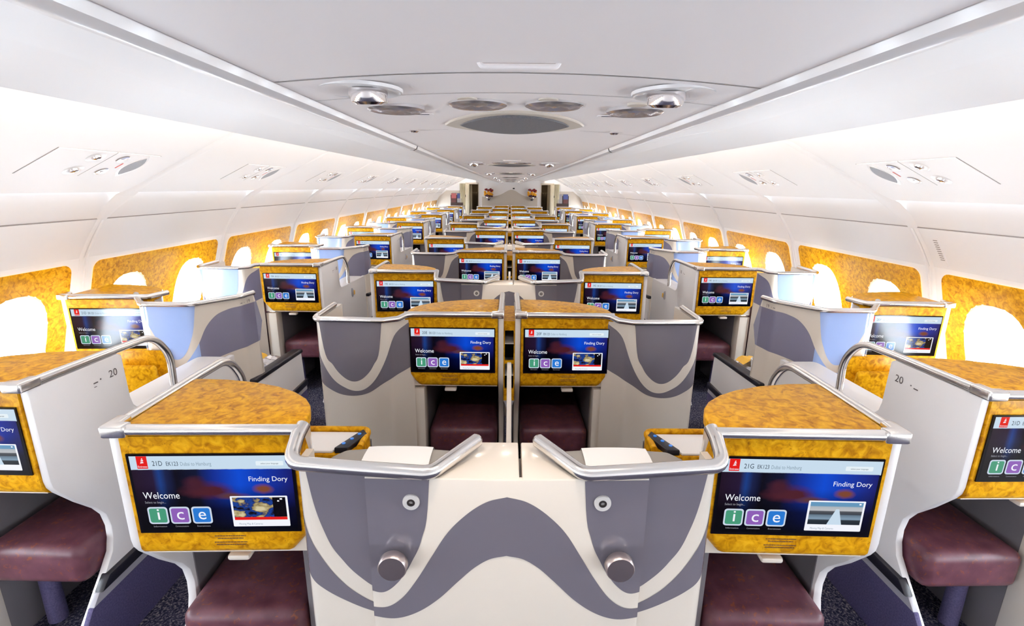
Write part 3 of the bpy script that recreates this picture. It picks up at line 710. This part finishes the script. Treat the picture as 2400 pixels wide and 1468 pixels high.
def pair_panel(y, label):
    t = thing('privacy_panel', (0, y, 0), label, 'panel', 'panels joining the paired seats')
    PP = Plan([(-.315, -.0845), (-.15, -.091), (0, -.095), (.15, -.091), (.315, -.0845)], .3)
    part('panel', 'pp_panel', lambda: PP.wall(0, PP.L, .014, FZ, 1.098, 30).mesh('panel', CREAM, bevel=.002, recalc=True, bang=60), t)
    def bands():
        g = G(); h = PP.L / 2; n = 60
        for sgn in (1, -1):
            def ss(q): return .549 - abs(h - q)      # distance to S1 parameter
            a0, a1 = (0.0004, h) if sgn > 0 else (h, PP.L - .0004)
            PP.ribbon(a0, a1, lambda q: S1_T(ss(q)), lambda q: S1_B(ss(q)), g=g)
            u1 = h - (.549 - .378)
            b0, b1 = (0.0004, u1) if sgn > 0 else (PP.L - u1, PP.L - .0004)
            PP.ribbon(b0, b1, lambda q: 1.095, lambda q: S1_U(ss(q)), g=g)
        return g.mesh('wave_print', DECAL)
    part('wave_print', 'pp_band', bands, t)
    for s_ in (-1, 1):
        x = s_ * .255
        part('coat_knob', 'pp_knob', lambda: G().lathe([(.016, -.004), (.016, .012), (.030, .014), (.0325, .018), (.0325, .036), (.030, .0395), (0, .040)], (0, 0, 0), (0, -1, 0), 28).mesh('coat_knob', KNOB), t, (x, -.088, .893))
        part('panel_bolt', 'pp_bolt', lambda: G().lathe([(.0185, -.003), (.0195, .002), (.0185, .005), (.009, .0052), (.0085, .001), (.005, .0005), (.0045, .003), (0, .003)], (0, 0, 0), (0, -1, 0), 24).mesh('panel_bolt', KNOBL), t, (s_ * .213, -.089, 1.040))
        part('bolt_socket', 'pp_sock', lambda: G().lathe([(.0092, .0), (.0088, .0058), (.0045, .0062), (.0042, .003), (0, .003)], (0, 0, 0), (0, -1, 0), 16).mesh('bolt_socket', mat('bolt_dark', (.10, .085, .08), .3, metal=.8)), t, (s_ * .213, -.089, 1.040))
    def cap(a):
        g = G()
        if a: P = [(-.172, -.090), (.027, -.094), (.027, .07), (-.08, .07)]
        else: P = [(.033, -.094), (.172, -.090), (.08, .07), (.033, .07)]
        g.prism_z(P, 1.06, 1.1); return g.mesh('top_cap', CREAM, bevel=.004, seg=2)
    part('top_cap', 'pp_capA', lambda: cap(True), t); part('top_cap', 'pp_capB', lambda: cap(False), t)
    part('core', 'pp_core', lambda: G().box(-.06, .06, -.07, .062, FZ, 1.058).mesh('core', CREAM, smooth=False), t)
    return t
def divider(y, label):
    tag(part('seat_divider', 'pp_part', lambda: G().prism_x([(.09, FZ), (.09, .80), (.30, .84), (.70, 1.0), (.78, 1.035), (.83, 1.035), (.83, FZ)], -.009, .009).mesh('seat_divider', CREAM, bevel=.004), None, (.004, y, 0)), label, 'divider', 'dividers between the middle seats')
# S2: outer shell level with its console (odd rows, centre) ; canonical left, x relative to console outer... absolute for centre
def S2plan(x0): return Plan([(x0 + .0, .30), (x0 + .0, -.03), (x0 + .335, -.045), (x0 + .43, .008)], .05)
S2_U = curve([(.334, 1.14), (.345, 1.037), (.386, .931), (.430, .874), (.477, .854), (.526, .877), (.571, .936), (.602, 1.015), (.618, 1.14)])
S2_T = curve([(.295, 1.04), (.327, .965), (.374, .873), (.433, .823), (.48, .808), (.53, .822), (.588, .886), (.633, .977), (.665, 1.064), (.694, 1.099), (.72, 1.115)])
S2_B = curve([(.26, .885), (.285, .868), (.336, .832), (.403, .793), (.472, .784), (.542, .801), (.614, .85), (.67, .884), (.72, .905)])
TOP2 = 1.138
def outer_seat(x, y, m, label, group, armrest=True, blue=False):
    """x = aisle/wall edge of the shell"""
    t = thing('business_seat', (x, y, 0), label, 'seat', group)
    PL = S2plan(0.0)
    part('shell', ('s2_shell', m), lambda: PL.wall(0, PL.L, .018, FZ, TOP2).mirror(m).mesh('shell', CREAM, recalc=True), t)
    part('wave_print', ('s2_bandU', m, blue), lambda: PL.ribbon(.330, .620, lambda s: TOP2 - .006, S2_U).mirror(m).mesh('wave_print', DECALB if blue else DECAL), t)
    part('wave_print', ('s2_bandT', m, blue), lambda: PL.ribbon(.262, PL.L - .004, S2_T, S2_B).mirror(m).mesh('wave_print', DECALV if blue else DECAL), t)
    def rail():
        P = fillet([Vector(p) for p in [(.004, .23, 1.15), (.0, -.032, 1.146), (.315, -.047, 1.146), (.375, -.03, 1.150), (.405, -.012, 1.162), (.44, -.004, 1.165)]], .045, 7)
        g = G().tube(P, .0135, 12); return g.mirror(m).mesh('rail', METAL)
    part('rail', ('s2_rail', m), rail, t)
    seat_cushions(t, m * .21, -.01)
    if armrest:
        def arm():
            g = G(); g.prism_x([(.29, .68), (.90, .648), (.915, FZ), (.29, FZ)], .0, .06); return g.mirror(m).mesh('armrest', PANEL, bevel=.006)
        a = part('armrest', ('s2_arm', m), arm, t)
        part('armrest_pad', ('s2_pad', m), lambda: G().prism_x([(.28, .705), (.90, .672), (.92, .66), (.92, .640), (.28, .675)], -.01, .07).mirror(m).mesh('armrest_pad', BLACK, bevel=.006), a)
    return t
# S3: faceted aisle-side shell (odd rows, window pairs); canonical left; x relative to aisle plane, y relative to window console front (2.44)
S3 = Plan([(-.525, .02), (-.395, -.130), (-.165, -.130), (-.022, .06), (-.004, .155)], .05)
S3_U = curve([(.163, 1.14), (.206, 1.065), (.244, .975), (.285, .897), (.326, .875), (.364, .897), (.4, .958), (.426, 1.035), (.444, 1.14)])
S3_T = curve([(.09, 1.02), (.13, .965), (.203, .895), (.264, .856), (.302, .836), (.339, .838), (.391, .885), (.437, .953), (.475, 1.023), (.524, 1.075), (.588, 1.10), (.66, 1.106), (.76, 1.106)])
S3_B = curve([(.09, .91), (.15, .875), (.22, .83), (.297, .804), (.354, .80), (.406, .812), (.449, .836), (.502, .857), (.579, .873), (.659, .881), (.76, .885)])
TOP3 = 1.150
def facet_seat(x, y, m, label, group, number=None):
    """left side: m=+1 (aisle plane on the right of the shell)"""
    t = thing('business_seat', (x, y, 0), label, 'seat', group)
    def sh():
        g = S3.wall(0, S3.L, .018, FZ, TOP3)
        # far edge bows forward at mid height
        out = []
        for (a, b, c) in g.v:
            out.append((a, b, c))
        g.v = out; return g.mirror(m).mesh('shell', CREAM, recalc=True)
    part('shell', ('s3_shell', m), sh, t)
    def wing():
        p = S3.at(S3.L); g = G(); P = [(p.y - .005, 1.148), (p.y + .005, 1.148), (p.y + .062, .985), (p.y + .012, .87), (p.y + .03, .70), (p.y + .03, FZ), (p.y - .005, FZ)]
        g.prism_x(P, p.x - .016, p.x); return g.mirror(m).mesh('wing_edge', CREAM, bevel=.004)
    part('wing_edge', ('s3_wing', m), wing, t)
    def band():
        g = S3.ribbon(.44, S3.L, S3_T, S3_B)
        p = S3.at(S3.L); g.add([(p.x + .0008, p.y, .885), (p.x + .0008, p.y + .016, .885), (p.x + .0008, p.y + .06, .985), (p.x + .0008, p.y + .022, 1.106), (p.x + .0008, p.y, 1.106)], [(0, 1, 2, 3, 4)])
        return g.mirror(m).mesh('wave_print', DECALV)
    part('wave_print', ('s3_band', m), band, t)
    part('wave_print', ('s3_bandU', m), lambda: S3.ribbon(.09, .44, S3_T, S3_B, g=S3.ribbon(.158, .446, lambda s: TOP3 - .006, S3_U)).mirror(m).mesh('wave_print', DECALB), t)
    def rail():
        P = [S3.at(s_, .002) + Vector((0, 0, 1.157)) for s_ in np.linspace(.0, S3.L, 40)]
        P = [Vector((-.545, .045, 1.166))] + P
        return G().tube(P, .0135, 12).mirror(m).mesh('rail', METAL)
    part('rail', ('s3_rail', m), rail, t)
    if number:
        def num():
            s_ = .026; vs, fs = text_geo(number, 1.0); w_ = max(p[0] for p in vs) * s_; g = G(); d = S3.at(.72) - S3.at(.70); d.normalize()
            o = S3.at(.70, .0012)
            for a, b in vs:
                aa = (a * s_) if m > 0 else (w_ - a * s_)
                q = o + d * (aa - .0); g.v.append((q.x, q.y, 1.112 + b * s_))
            g.f += [f if m > 0 else f[::-1] for f in fs]; g.mi += [0] * len(fs)
            for k0, k1 in ((-.045, -.03), (-.02, -.016)):
                a = o + d * k0; b = o + d * k1; g.add([(a.x, a.y, 1.118), (b.x, b.y, 1.118), (b.x, b.y, 1.121), (a.x, a.y, 1.121)], [(0, 1, 2, 3)])
            return g.mirror(m).mesh('row_number', TEXTD, smooth=False)
        part('row_number', ('s3num', m, number), num, t)
    seat_cushions(t, m * -.27, -.06)
    def arm(): return G().prism_x([(.07, .672), (.66, .640), (.675, .45), (.685, FZ), (.07, FZ)], -.035, .0).mirror(m).mesh('armrest', PANEL, bevel=.005)
    a = part('armrest', ('s3_arm', m), arm, t)
    part('armrest_pad', ('s3_pad', m), lambda: G().prism_x([(.055, .698), (.64, .672), (.672, .664), (.675, .640), (.055, .668)], -.055, .006).mirror(m).mesh('armrest_pad', BLACK, bevel=.008, seg=3), a)
    part('bumper', ('s3_bump', m), lambda: G().prism_x([(.07, .448), (.69, .448), (.692, .408), (.07, .408)], -.01, .014).mirror(m).mesh('bumper', BLACK, bevel=.004), a)
    part('trim_strip', ('s3_strip', m), lambda: G().prism_x([(.07, .407), (.685, .407), (.686, .374), (.07, .374)], -.01, .004).mirror(m).mesh('trim_strip', STRIP, smooth=False), a)
    part('kick_panel', ('s3_kick', m), lambda: G().prism_x([(.07, .373), (.686, .373), (.69, FZ), (.07, FZ)], -.01, .0025).mirror(m).mesh('kick_panel', KICK, smooth=False), a)
    return t

# ---- small furniture between the seats
def side_table(x, y, m, label):
    t = thing('side_table', (x, y, 0), label, 'side table', 'burl side tables behind the consoles')
    def rim():
        out = rrect(.0, .30, .0, .15, .03, 5); g = G(); g.prism_z(out, .84, .905)
        return g.mirror(m).mesh('cabinet', BURL, bevel=.006)
    part('cabinet', ('st_cab', m), rim, t)
    def lip():
        P = fillet([Vector((.0, .145, .915)), Vector((.295, .145, .915)), Vector((.295, .03, .912))], .03, 6)
        return G().tube(P, .011, 10).mirror(m).mesh('rim', BURL)
    part('rim', ('st_rim', m), lip, t)
    part('table_top', ('st_top', m), lambda: G().prism_z([(.005, .005), (.215, .005), (.272, .130), (.005, .130)], .905, .914).mirror(m).mesh('table_top', TABLEWHITE, bevel=.003), t)
def remote(x, y, m, label):
    t = thing('remote_control', (x, y, 0), label, 'remote control', 'handsets beside the side tables')
    part('body', ('rm_body', m), lambda: G().prism_z([(.222, .004), (.262, .004), (.30, .10), (.279, .130)], .905, .926).mirror(m).mesh('body', BLACK, bevel=.004), t)
    em = S_BLU
    for k, (a, b) in enumerate(((.245, .03), (.262, .06), (.277, .092))):
        part('button', ('rm_btn', m, k), lambda: G().lathe([(.006, 0), (.006, .002), (0, .0022)], (m * a, b, .926), (0, 0, 1), 12).mesh('button', em), t)
def pocket(x, y, m, label):
    t = thing('literature_pocket', (x, y, 0), label, 'pocket', 'burl pockets at the window seats')
    def body():
        g = G(); P = [(-.05, .69), (-.065, .872), (-.052, .884), (-.038, .872), (-.025, .73), (.02, .72), (.02, .69)]
        g.prism_x(P, -.30, -.02); return g.mirror(m).mesh('pocket_front', BURL, bevel=.006)
    part('pocket_front', ('pk', m), body, t)
    part('pocket_back', ('pkb', m), lambda: G().box(-.30, -.02, .02, .035, .69, .93).mirror(m).mesh('pocket_back', BURL, bevel=.004), t)
def centre_shelf(y, label):
    t = thing('shelf_unit', (.004, y, 0), label, 'shelf', 'narrow burl shelves between the middle screens')
    XO = .0255
    part('frame', 'cs_frame', lambda: G().box(-XO, -XO + .005, .0, .012, .74, 1.12).box(XO - .005, XO, .0, .012, .74, 1.12).box(-XO, XO, .0, .3, 1.086, 1.13).box(-XO, XO, .0, .012, .925, .94).box(-XO, XO, .0, .012, .74, .80).mesh('frame', BURL, smooth=False), t)
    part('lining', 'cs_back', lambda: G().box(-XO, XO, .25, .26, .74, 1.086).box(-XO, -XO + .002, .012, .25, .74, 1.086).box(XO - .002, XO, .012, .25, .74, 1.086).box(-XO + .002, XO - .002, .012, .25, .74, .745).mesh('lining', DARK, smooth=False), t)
    for z in (1.02, .865): part('shelf', 'cs_shelf', lambda: G().box(-XO + .005, XO - .005, .002, .25, 0, .003).mesh('shelf', PANEL, smooth=False), t, (0, 0, z))
    part('foot', 'cs_foot', lambda: G().prism_y([(-XO, .74), (XO, .74), (.010, .70), (.010, FZ), (-.010, FZ), (-.010, .70)], .0, .28).mesh('foot', STRIP, smooth=False), t)

# ------------------------------------------------------------------ place the rows
NC = 14
YD = 1.043
def yc(n): return YD + PITCH * n + (-.020 if n % 2 else 0)
def words(n): return ORD[n]
for n in range(NC):
    y = yc(n); far = n == NC - 1
    if n % 2 == 0:
        for m, sd, seat, kind in ((1, 'left', '21D', 'map'), (-1, 'right', '21G', 'cam')):
            st = seat if n == 0 else seat.replace('21', str(21 - n)); kd = kind if n == 0 else ('cam' if n % 4 else 'cam')
            console(-.92 * m, y, m, True, st, kd, f'burl screen console at the {sd} edge of the centre block, {words(n)} row', 'aisle-side screen consoles of the centre block', long=.60)
            inner_seat(y, m, f'cream wave-printed seat shell just {sd} of the centre line, {words(n)} row', 'inner paired seats')
            lab = f'burl edged side table behind the {words(n)} row console, {sd} centre block'
            side_table(-.765 * m, y + .335, m, lab)
            if n < 4: remote(-.765 * m, y + .335, m, f'black handset with blue keys on the {sd} side table, {words(n)} row')
        pair_panel(y, f'cream panel with grey wave and metal knobs joining the middle seats, {words(n)} row')
        divider(y, f'thin cream divider between the two middle seats, {words(n)} row')
    else:
        for m, sd, seat, kind in ((-1, 'left', '20E', 'map'), (1, 'right', '20F', 'map')):
            st = seat if n == 1 else seat.replace('20', str(21 - n)); kd = kind if n == 1 else 'cam'
            console(.040 * m + .004, y + .0, m, False, st, kd, f'burl screen console just {sd} of the centre line, {words(n)} row', 'middle screen consoles', yaw=0.6)
            outer_seat(.865 * m, y, -m, f'cream U-printed seat shell on the {sd} edge of centre block, {words(n)} row', 'outer seats of the centre block')
        centre_shelf(y + .02, f'narrow burl shelf unit between the two middle screens, {words(n)} row')
NWN = 13
YW = 1.285
def yw(n): return YW + PITCH * n + (.040 if n % 2 else 0)
for n in range(NWN):
    y = yw(n)
    for m, sd in ((1, 'left'), (-1, 'right')):
        S = -m   # side sign: left block x<0
        if n % 2 == 0:
            st = '21D' if n == 0 else str(21 - n) + ('A' if m > 0 else 'K')
            console(-1.362 * m, y, -m, True, st, 'cam', f'burl screen console beside the {sd} aisle, window pair, {words(n)} row', 'aisle-side screen consoles of the window pairs', number=str(20 - n), yaw=1.0)
            outer_seat(-2.225 * m, y, m, f'seat shell with sky-tinted U print against the {sd} windows, {words(n)} row', 'window side seats', armrest=False, blue=True)
            pocket(-1.66 * m, y + .97, m, f'burl literature pocket behind the {words(n)} aisle console, {sd} window pair')
        else:
            st = ('21D' if m > 0 else '20F') if n == 1 else str(21 - n) + ('A' if m > 0 else 'K')
            console(-2.245 * m, y - .01, m, False, st, 'map' if n == 1 else 'cam', f'burl screen console against the {sd} windows, {words(n)} row', 'window side screen consoles', yaw=2.0, window=True)
            facet_seat(-1.372 * m, y, m, f'faceted cream seat shell with sky-tinted U print beside the {sd} aisle, {words(n)} row', 'aisle side seats of the window pairs', number=str(20 - n) if n < 4 else None)

# wrapped bedding on the two nearest aisle-side window seats
def bedding(x, y, m, sd):
    t = thing('wrapped_blanket', (x, y, .57), f'silver wrapped blanket with yellow band on the {sd} aisle seat', 'blanket', 'wrapped bedding on the seats')
    rnd = random.Random(5 + m)
    def bag():
        g = G(); rows = []
        for i in range(15):
            row = []
            for j in range(15):
                u, v = i / 14 * 2 - 1, j / 14 * 2 - 1; e = max(0, 1 - max(abs(u), abs(v)) ** 4)
                row.append((u * .125 + rnd.uniform(-.006, .006), v * .16 + rnd.uniform(-.006, .006), .095 * e ** .6 + rnd.uniform(-.012, .012) * e + .004))
            rows.append(row)
        g.grid(rows); return g.mesh('wrap', SILVER, angle=20, recalc=True)
    part('wrap', ('bag', m), bag, t)
    def band():
        g = G(); rows = []
        for i in range(9):
            u = i / 8 * 2 - 1; rows.append([(-.10 + .13 * (i / 8) + rnd.uniform(-.008, .008), .02 + v * .05 + rnd.uniform(-.01, .01), .105 + .03 * (1 - u * u) + rnd.uniform(-.006, .006)) for v in (-1, -.4, .3, 1)])
        g.grid(rows); return g.mesh('yellow_band', YELLOW, angle=15)
    part('yellow_band', ('ybag', m), band, t)
bedding(-1.545, yw(1) + .44, 1, 'left'); bedding(1.545, yw(1) + .44, -1, 'right')
cup = thing('paper_cup', (1.475, yw(1) + .30, .645), 'white paper cup on the right aisle seat beside wrapped blanket', 'cup')
part('body', 'cup', lambda: G().lathe([(0, 0), (.026, 0), (.038, .10), (.040, .10), (.040, .106), (.036, .106), (.026, .02), (0, .02)], (0, 0, 0), (0, 0, 1), 24).mesh('cup', LINEN), cup)
# small sidewall vent grille, right wall
def vent():
    g = G(); y0 = JOINT0 - .11
    def Pm(a, b, h):
        A = Vector((2.245, 0, 1.475)); B = Vector((2.318, 0, 1.36)); D = (B - A).normalized(); N = Vector((-abs(D.z), 0, -abs(D.x))); q = A + D * b + N * h; return (q.x, a, q.z)
    g.prism(rrect(y0 - .022, y0 + .022, -.045, .17, .018), lambda a, b: Pm(a, b, -.004), lambda a, b: Pm(a, b, .004), 0)
    for k in range(10):
        b = .0 + k * .0135; g.prism([(y0 - .013, b), (y0 + .013, b), (y0 + .013, b + .005), (y0 - .013, b + .005)], lambda a, b: Pm(a, b, .003), lambda a, b: Pm(a, b, .0046), 1)
    return g.mesh('air_vent', [WALL, GAP], recalc=True, smooth=False)
tag(part('air_vent', 'vent', vent), 'small slotted white air vent on the right wall near the first pillar', 'vent')

# ================================================================== FRONT BULKHEAD
BY = Y1
def bulk():
    g = G(); g.box(-1.02, 1.02, BY, BY + .06, FZ, 2.08); g.box(-2.62, -1.42, BY, BY + .06, FZ, 2.08); g.box(1.42, 2.62, BY, BY + .06, FZ, 2.08)
    g.box(-1.42, -1.02, BY, BY + .06, 1.83, 2.08); g.box(1.02, 1.42, BY, BY + .06, 1.83, 2.08); return g.mesh('wall_front', WALL, smooth=False)
wf = struct(part('wall_front', 'bulk', bulk))
def dune():
    xs = np.linspace(-.90, .90, 40); P = [(float(x), 1.44 + .17 * math.exp(-((x - .06) / .28) ** 2) + .07 * math.exp(-((x - .75) / .2) ** 2) * 0 + .03 * math.cos(x * 4)) for x in xs]
    return G().prism_y([(-.90, FZ), (.90, FZ)][::1] + P[::-1], BY - .004, BY).mesh('beige_dune_panel', BEIGE, recalc=True, smooth=False)
part('beige_dune_panel', 'dune', dune, wf)
for m in (-1, 1):
    part('beige_side_panel', ('bsp', m), lambda: G().prism_y([(1.45, FZ), (2.55, FZ), (2.33, 1.38), (2.05, 1.60), (1.45, 1.60)], BY - .004, BY).mirror(m).mesh('beige_side_panel', BEIGE, recalc=True, smooth=False), wf)
# dim passage beyond the doorways
struct(part('trim_2', 'passage', lambda: G().box(-2.6, 2.6, BY + 1.7, BY + 1.75, FZ, 2.1).box(-2.6, 2.6, BY + .06, BY + 1.75, 2.02, 2.05).box(-2.65, -2.6, BY, BY + 1.75, FZ, 2.1).box(2.6, 2.65, BY, BY + 1.75, FZ, 2.1).mesh('passage', mat('passage_brown', (.20, .14, .08), .7), smooth=False)))
for m in (-1, 1):
    ld = bpy.data.lights.new('passage_fill', 'AREA'); ld.size = .3; ld.energy = 2.5; ld.color = (1, .85, .65)  # added fill light, no fixture, lifts the dark passage
    lo = bpy.data.objects.new('passage_fill', ld); COL.objects.link(lo); lo.location = (m * 1.22, BY + .9, 2.0)
for i, (m, sd) in enumerate(((-1, 'left'), (1, 'right'))):
    d = struct(bpy.data.objects.new(f'door_{i + 1}', None)); COL.objects.link(d); d.location = (m * 1.22, BY, 0)
    part('door_frame', 'dframe', lambda: G().box(-.215, -.195, -.02, .07, FZ, 1.84).box(.195, .215, -.02, .07, FZ, 1.84).box(-.215, .215, -.02, .07, 1.80, 1.85).mesh('door_frame', RIM, smooth=False), d)
    # open door leaf and curtain
    lf = thing('door_leaf', (m * 1.36, BY - .04, 0), f'open cream door leaf at the {sd} front doorway', 'door')
    part('leaf', ('leaf', m), lambda: G().box(-.055, .055, -.20, .0, FZ, 1.80).mesh('leaf', CURT, bevel=.004), lf)
    part('latch', ('leafl', m), lambda: G().box(-.066 * 1, -.05, -.21, -.15, 1.40, 1.47).mirror(-m).mesh('latch', BLACK, smooth=False), lf)
    cu_ = thing('curtain', (m * 1.49, BY - .06, 0), f'gathered beige curtain beside the {sd} front doorway', 'curtain')
    def cloth():
        g = G(); rows = []
        for k in range(49):
            u = k / 48; x = -.12 + .24 * u; rows.append([(x, .02 * math.sin(u * 40) + .01, z) for z in np.linspace(FZ + .05, 1.82, 4)])
        return g.grid(rows).mesh('cloth', CURT)
    part('cloth', 'cloth', cloth, cu_)
    cu2 = thing('curtain', (m * 1.12, BY + .12, 0), f'inner beige curtain hanging inside the {sd} front doorway', 'curtain')
    part('cloth', 'cloth2', lambda: G().grid([[(-.05 + .1 * k / 20, .015 * math.sin(k * 1.4), z) for z in (FZ + .05, 1.0, 1.8)] for k in range(21)]).mesh('cloth', CURT), cu2, (m * .16, 0, 0))
    # dark lockers / garments inside
    for q in range(3):
        tag(part('hanging_coat', ('coat', q % 2), lambda: G().tube([(0, 0, 1.55), (0, 0, 1.5), (0, 0, 1.2), (0, 0, .5)], [.02, .05, .07, .08], 10, flat=1.2).mesh('coat', mat('coat_cloth', (.10, .07, .04), .9)), None, (m * (1.12 + .085 * q), BY + .9, 0)), f'dark coat hanging beyond the {sd} doorway, {ORD[q]} from the centre', 'coat', 'coats beyond the doorways')
    # flower vase on the bulkhead
    bq = thing('bouquet', (m * .70 + .012, BY - .10, 1.43), f'red and yellow flower bouquet in a silver wall vase, {sd} of the bulkhead', 'bouquet', 'bulkhead bouquets')
    bq.scale = (1.5, 1.3, 1.5)
    part('vase', 'vase', lambda: G().lathe([(0, -.09), (.03, -.085), (.05, -.05), (.055, -.01), (.045, -.005), (0, -.01)], (0, 0, 0), (0, 0, 1), 16).mesh('vase', CHROME), bq)
    rnd = random.Random(11)
    MATF = [CACHE.setdefault('fr', mat('flower_red', (.22, .01, .015), .6)), CACHE.setdefault('fy', mat('flower_yellow', (.80, .36, .01), .6)), CACHE.setdefault('fl', mat('flower_leaf', (.06, .015, .03), .7))]
    for q in range(44):
        a = rnd.uniform(0, 2 * math.pi); rr_ = .085 * math.sqrt(rnd.random()); zz = rnd.uniform(.0, .15)
        c = 0 if zz > .10 else (1 if zz > .03 else 2)
        if rnd.random() < .2: c = 1
        part('blossom', ('blos', c), lambda: G().lathe([(0, -.02), (.018, -.012), (.026, .0), (.018, .012), (.008, .014), (0, .006)], (0, 0, 0), (0, -.7, .7), 7).mesh('blossom', MATF[c]), bq, (rr_ * math.cos(a), -.03 + .04 * math.sin(a), zz))
    # magazine rack
    rk = thing('magazine_rack', (m * 1.72, BY - .05, 0), f'dark wall rack for magazines at the {sd} of the bulkhead', 'rack', 'bulkhead magazine racks')
    part('rack_back', 'rkb', lambda: G().box(-.20, .20, .03, .05, 1.13, 1.46).mesh('rack_back', mat('rack_brown', (.035, .015, .012), .4), smooth=False), rk)
    part('rack_pocket', 'rkp', lambda: G().box(-.20, .20, -.02, -.01, 1.13, 1.22).box(-.20, .20, -.02, .03, 1.12, 1.13).box(-.20, -.19, -.02, .03, 1.13, 1.22).box(.19, .20, -.02, .03, 1.13, 1.22).mesh('rack_pocket', CACHE['rkb'].materials[0], smooth=False), rk)
    cols = [((.30, .28, .29), 'pale grey'), ((.10, .03, .03), 'maroon'), ((.05, .07, .22), 'blue'), ((.40, .10, .10), 'red')]
    spots = [(.095, 1.15, 0 if m < 0 else 1), (-.095, 1.15, 1 if m < 0 else 0), (.095, 1.33, 2), (-.095, 1.33, 3 if m < 0 else 0)]
    for q, (xx, zz, c) in enumerate(spots):
        mo = part('magazine', ('mag', c), lambda: G().box(-.08, .08, -.004, .004, 0, .20).mesh('magazine', mat('magazine_' + cols[c][1].replace(' ', '_'), cols[c][0], .35), smooth=False), None, (m * 1.72 + xx, BY - .045 + (.02 if zz > 1.3 else 0), zz - (.06 if zz > 1.3 else 0) + (.04 if zz > 1.3 else 0)))
        tag(mo, f'{cols[c][1]} magazine in the {"upper" if zz > 1.3 else "lower"} {"right" if xx > 0 else "left"} pocket, {sd} bulkhead rack', 'magazine', 'magazines in the bulkhead racks')
tag(part('bulkhead_camera', 'bcam', lambda: G().box(-.03, .03, -.03, .0, -.02, .02).mesh('bulkhead_camera', BLACK, bevel=.004), None, (.126, BY, 1.68)), 'small black camera box high on the centre bulkhead', 'camera')
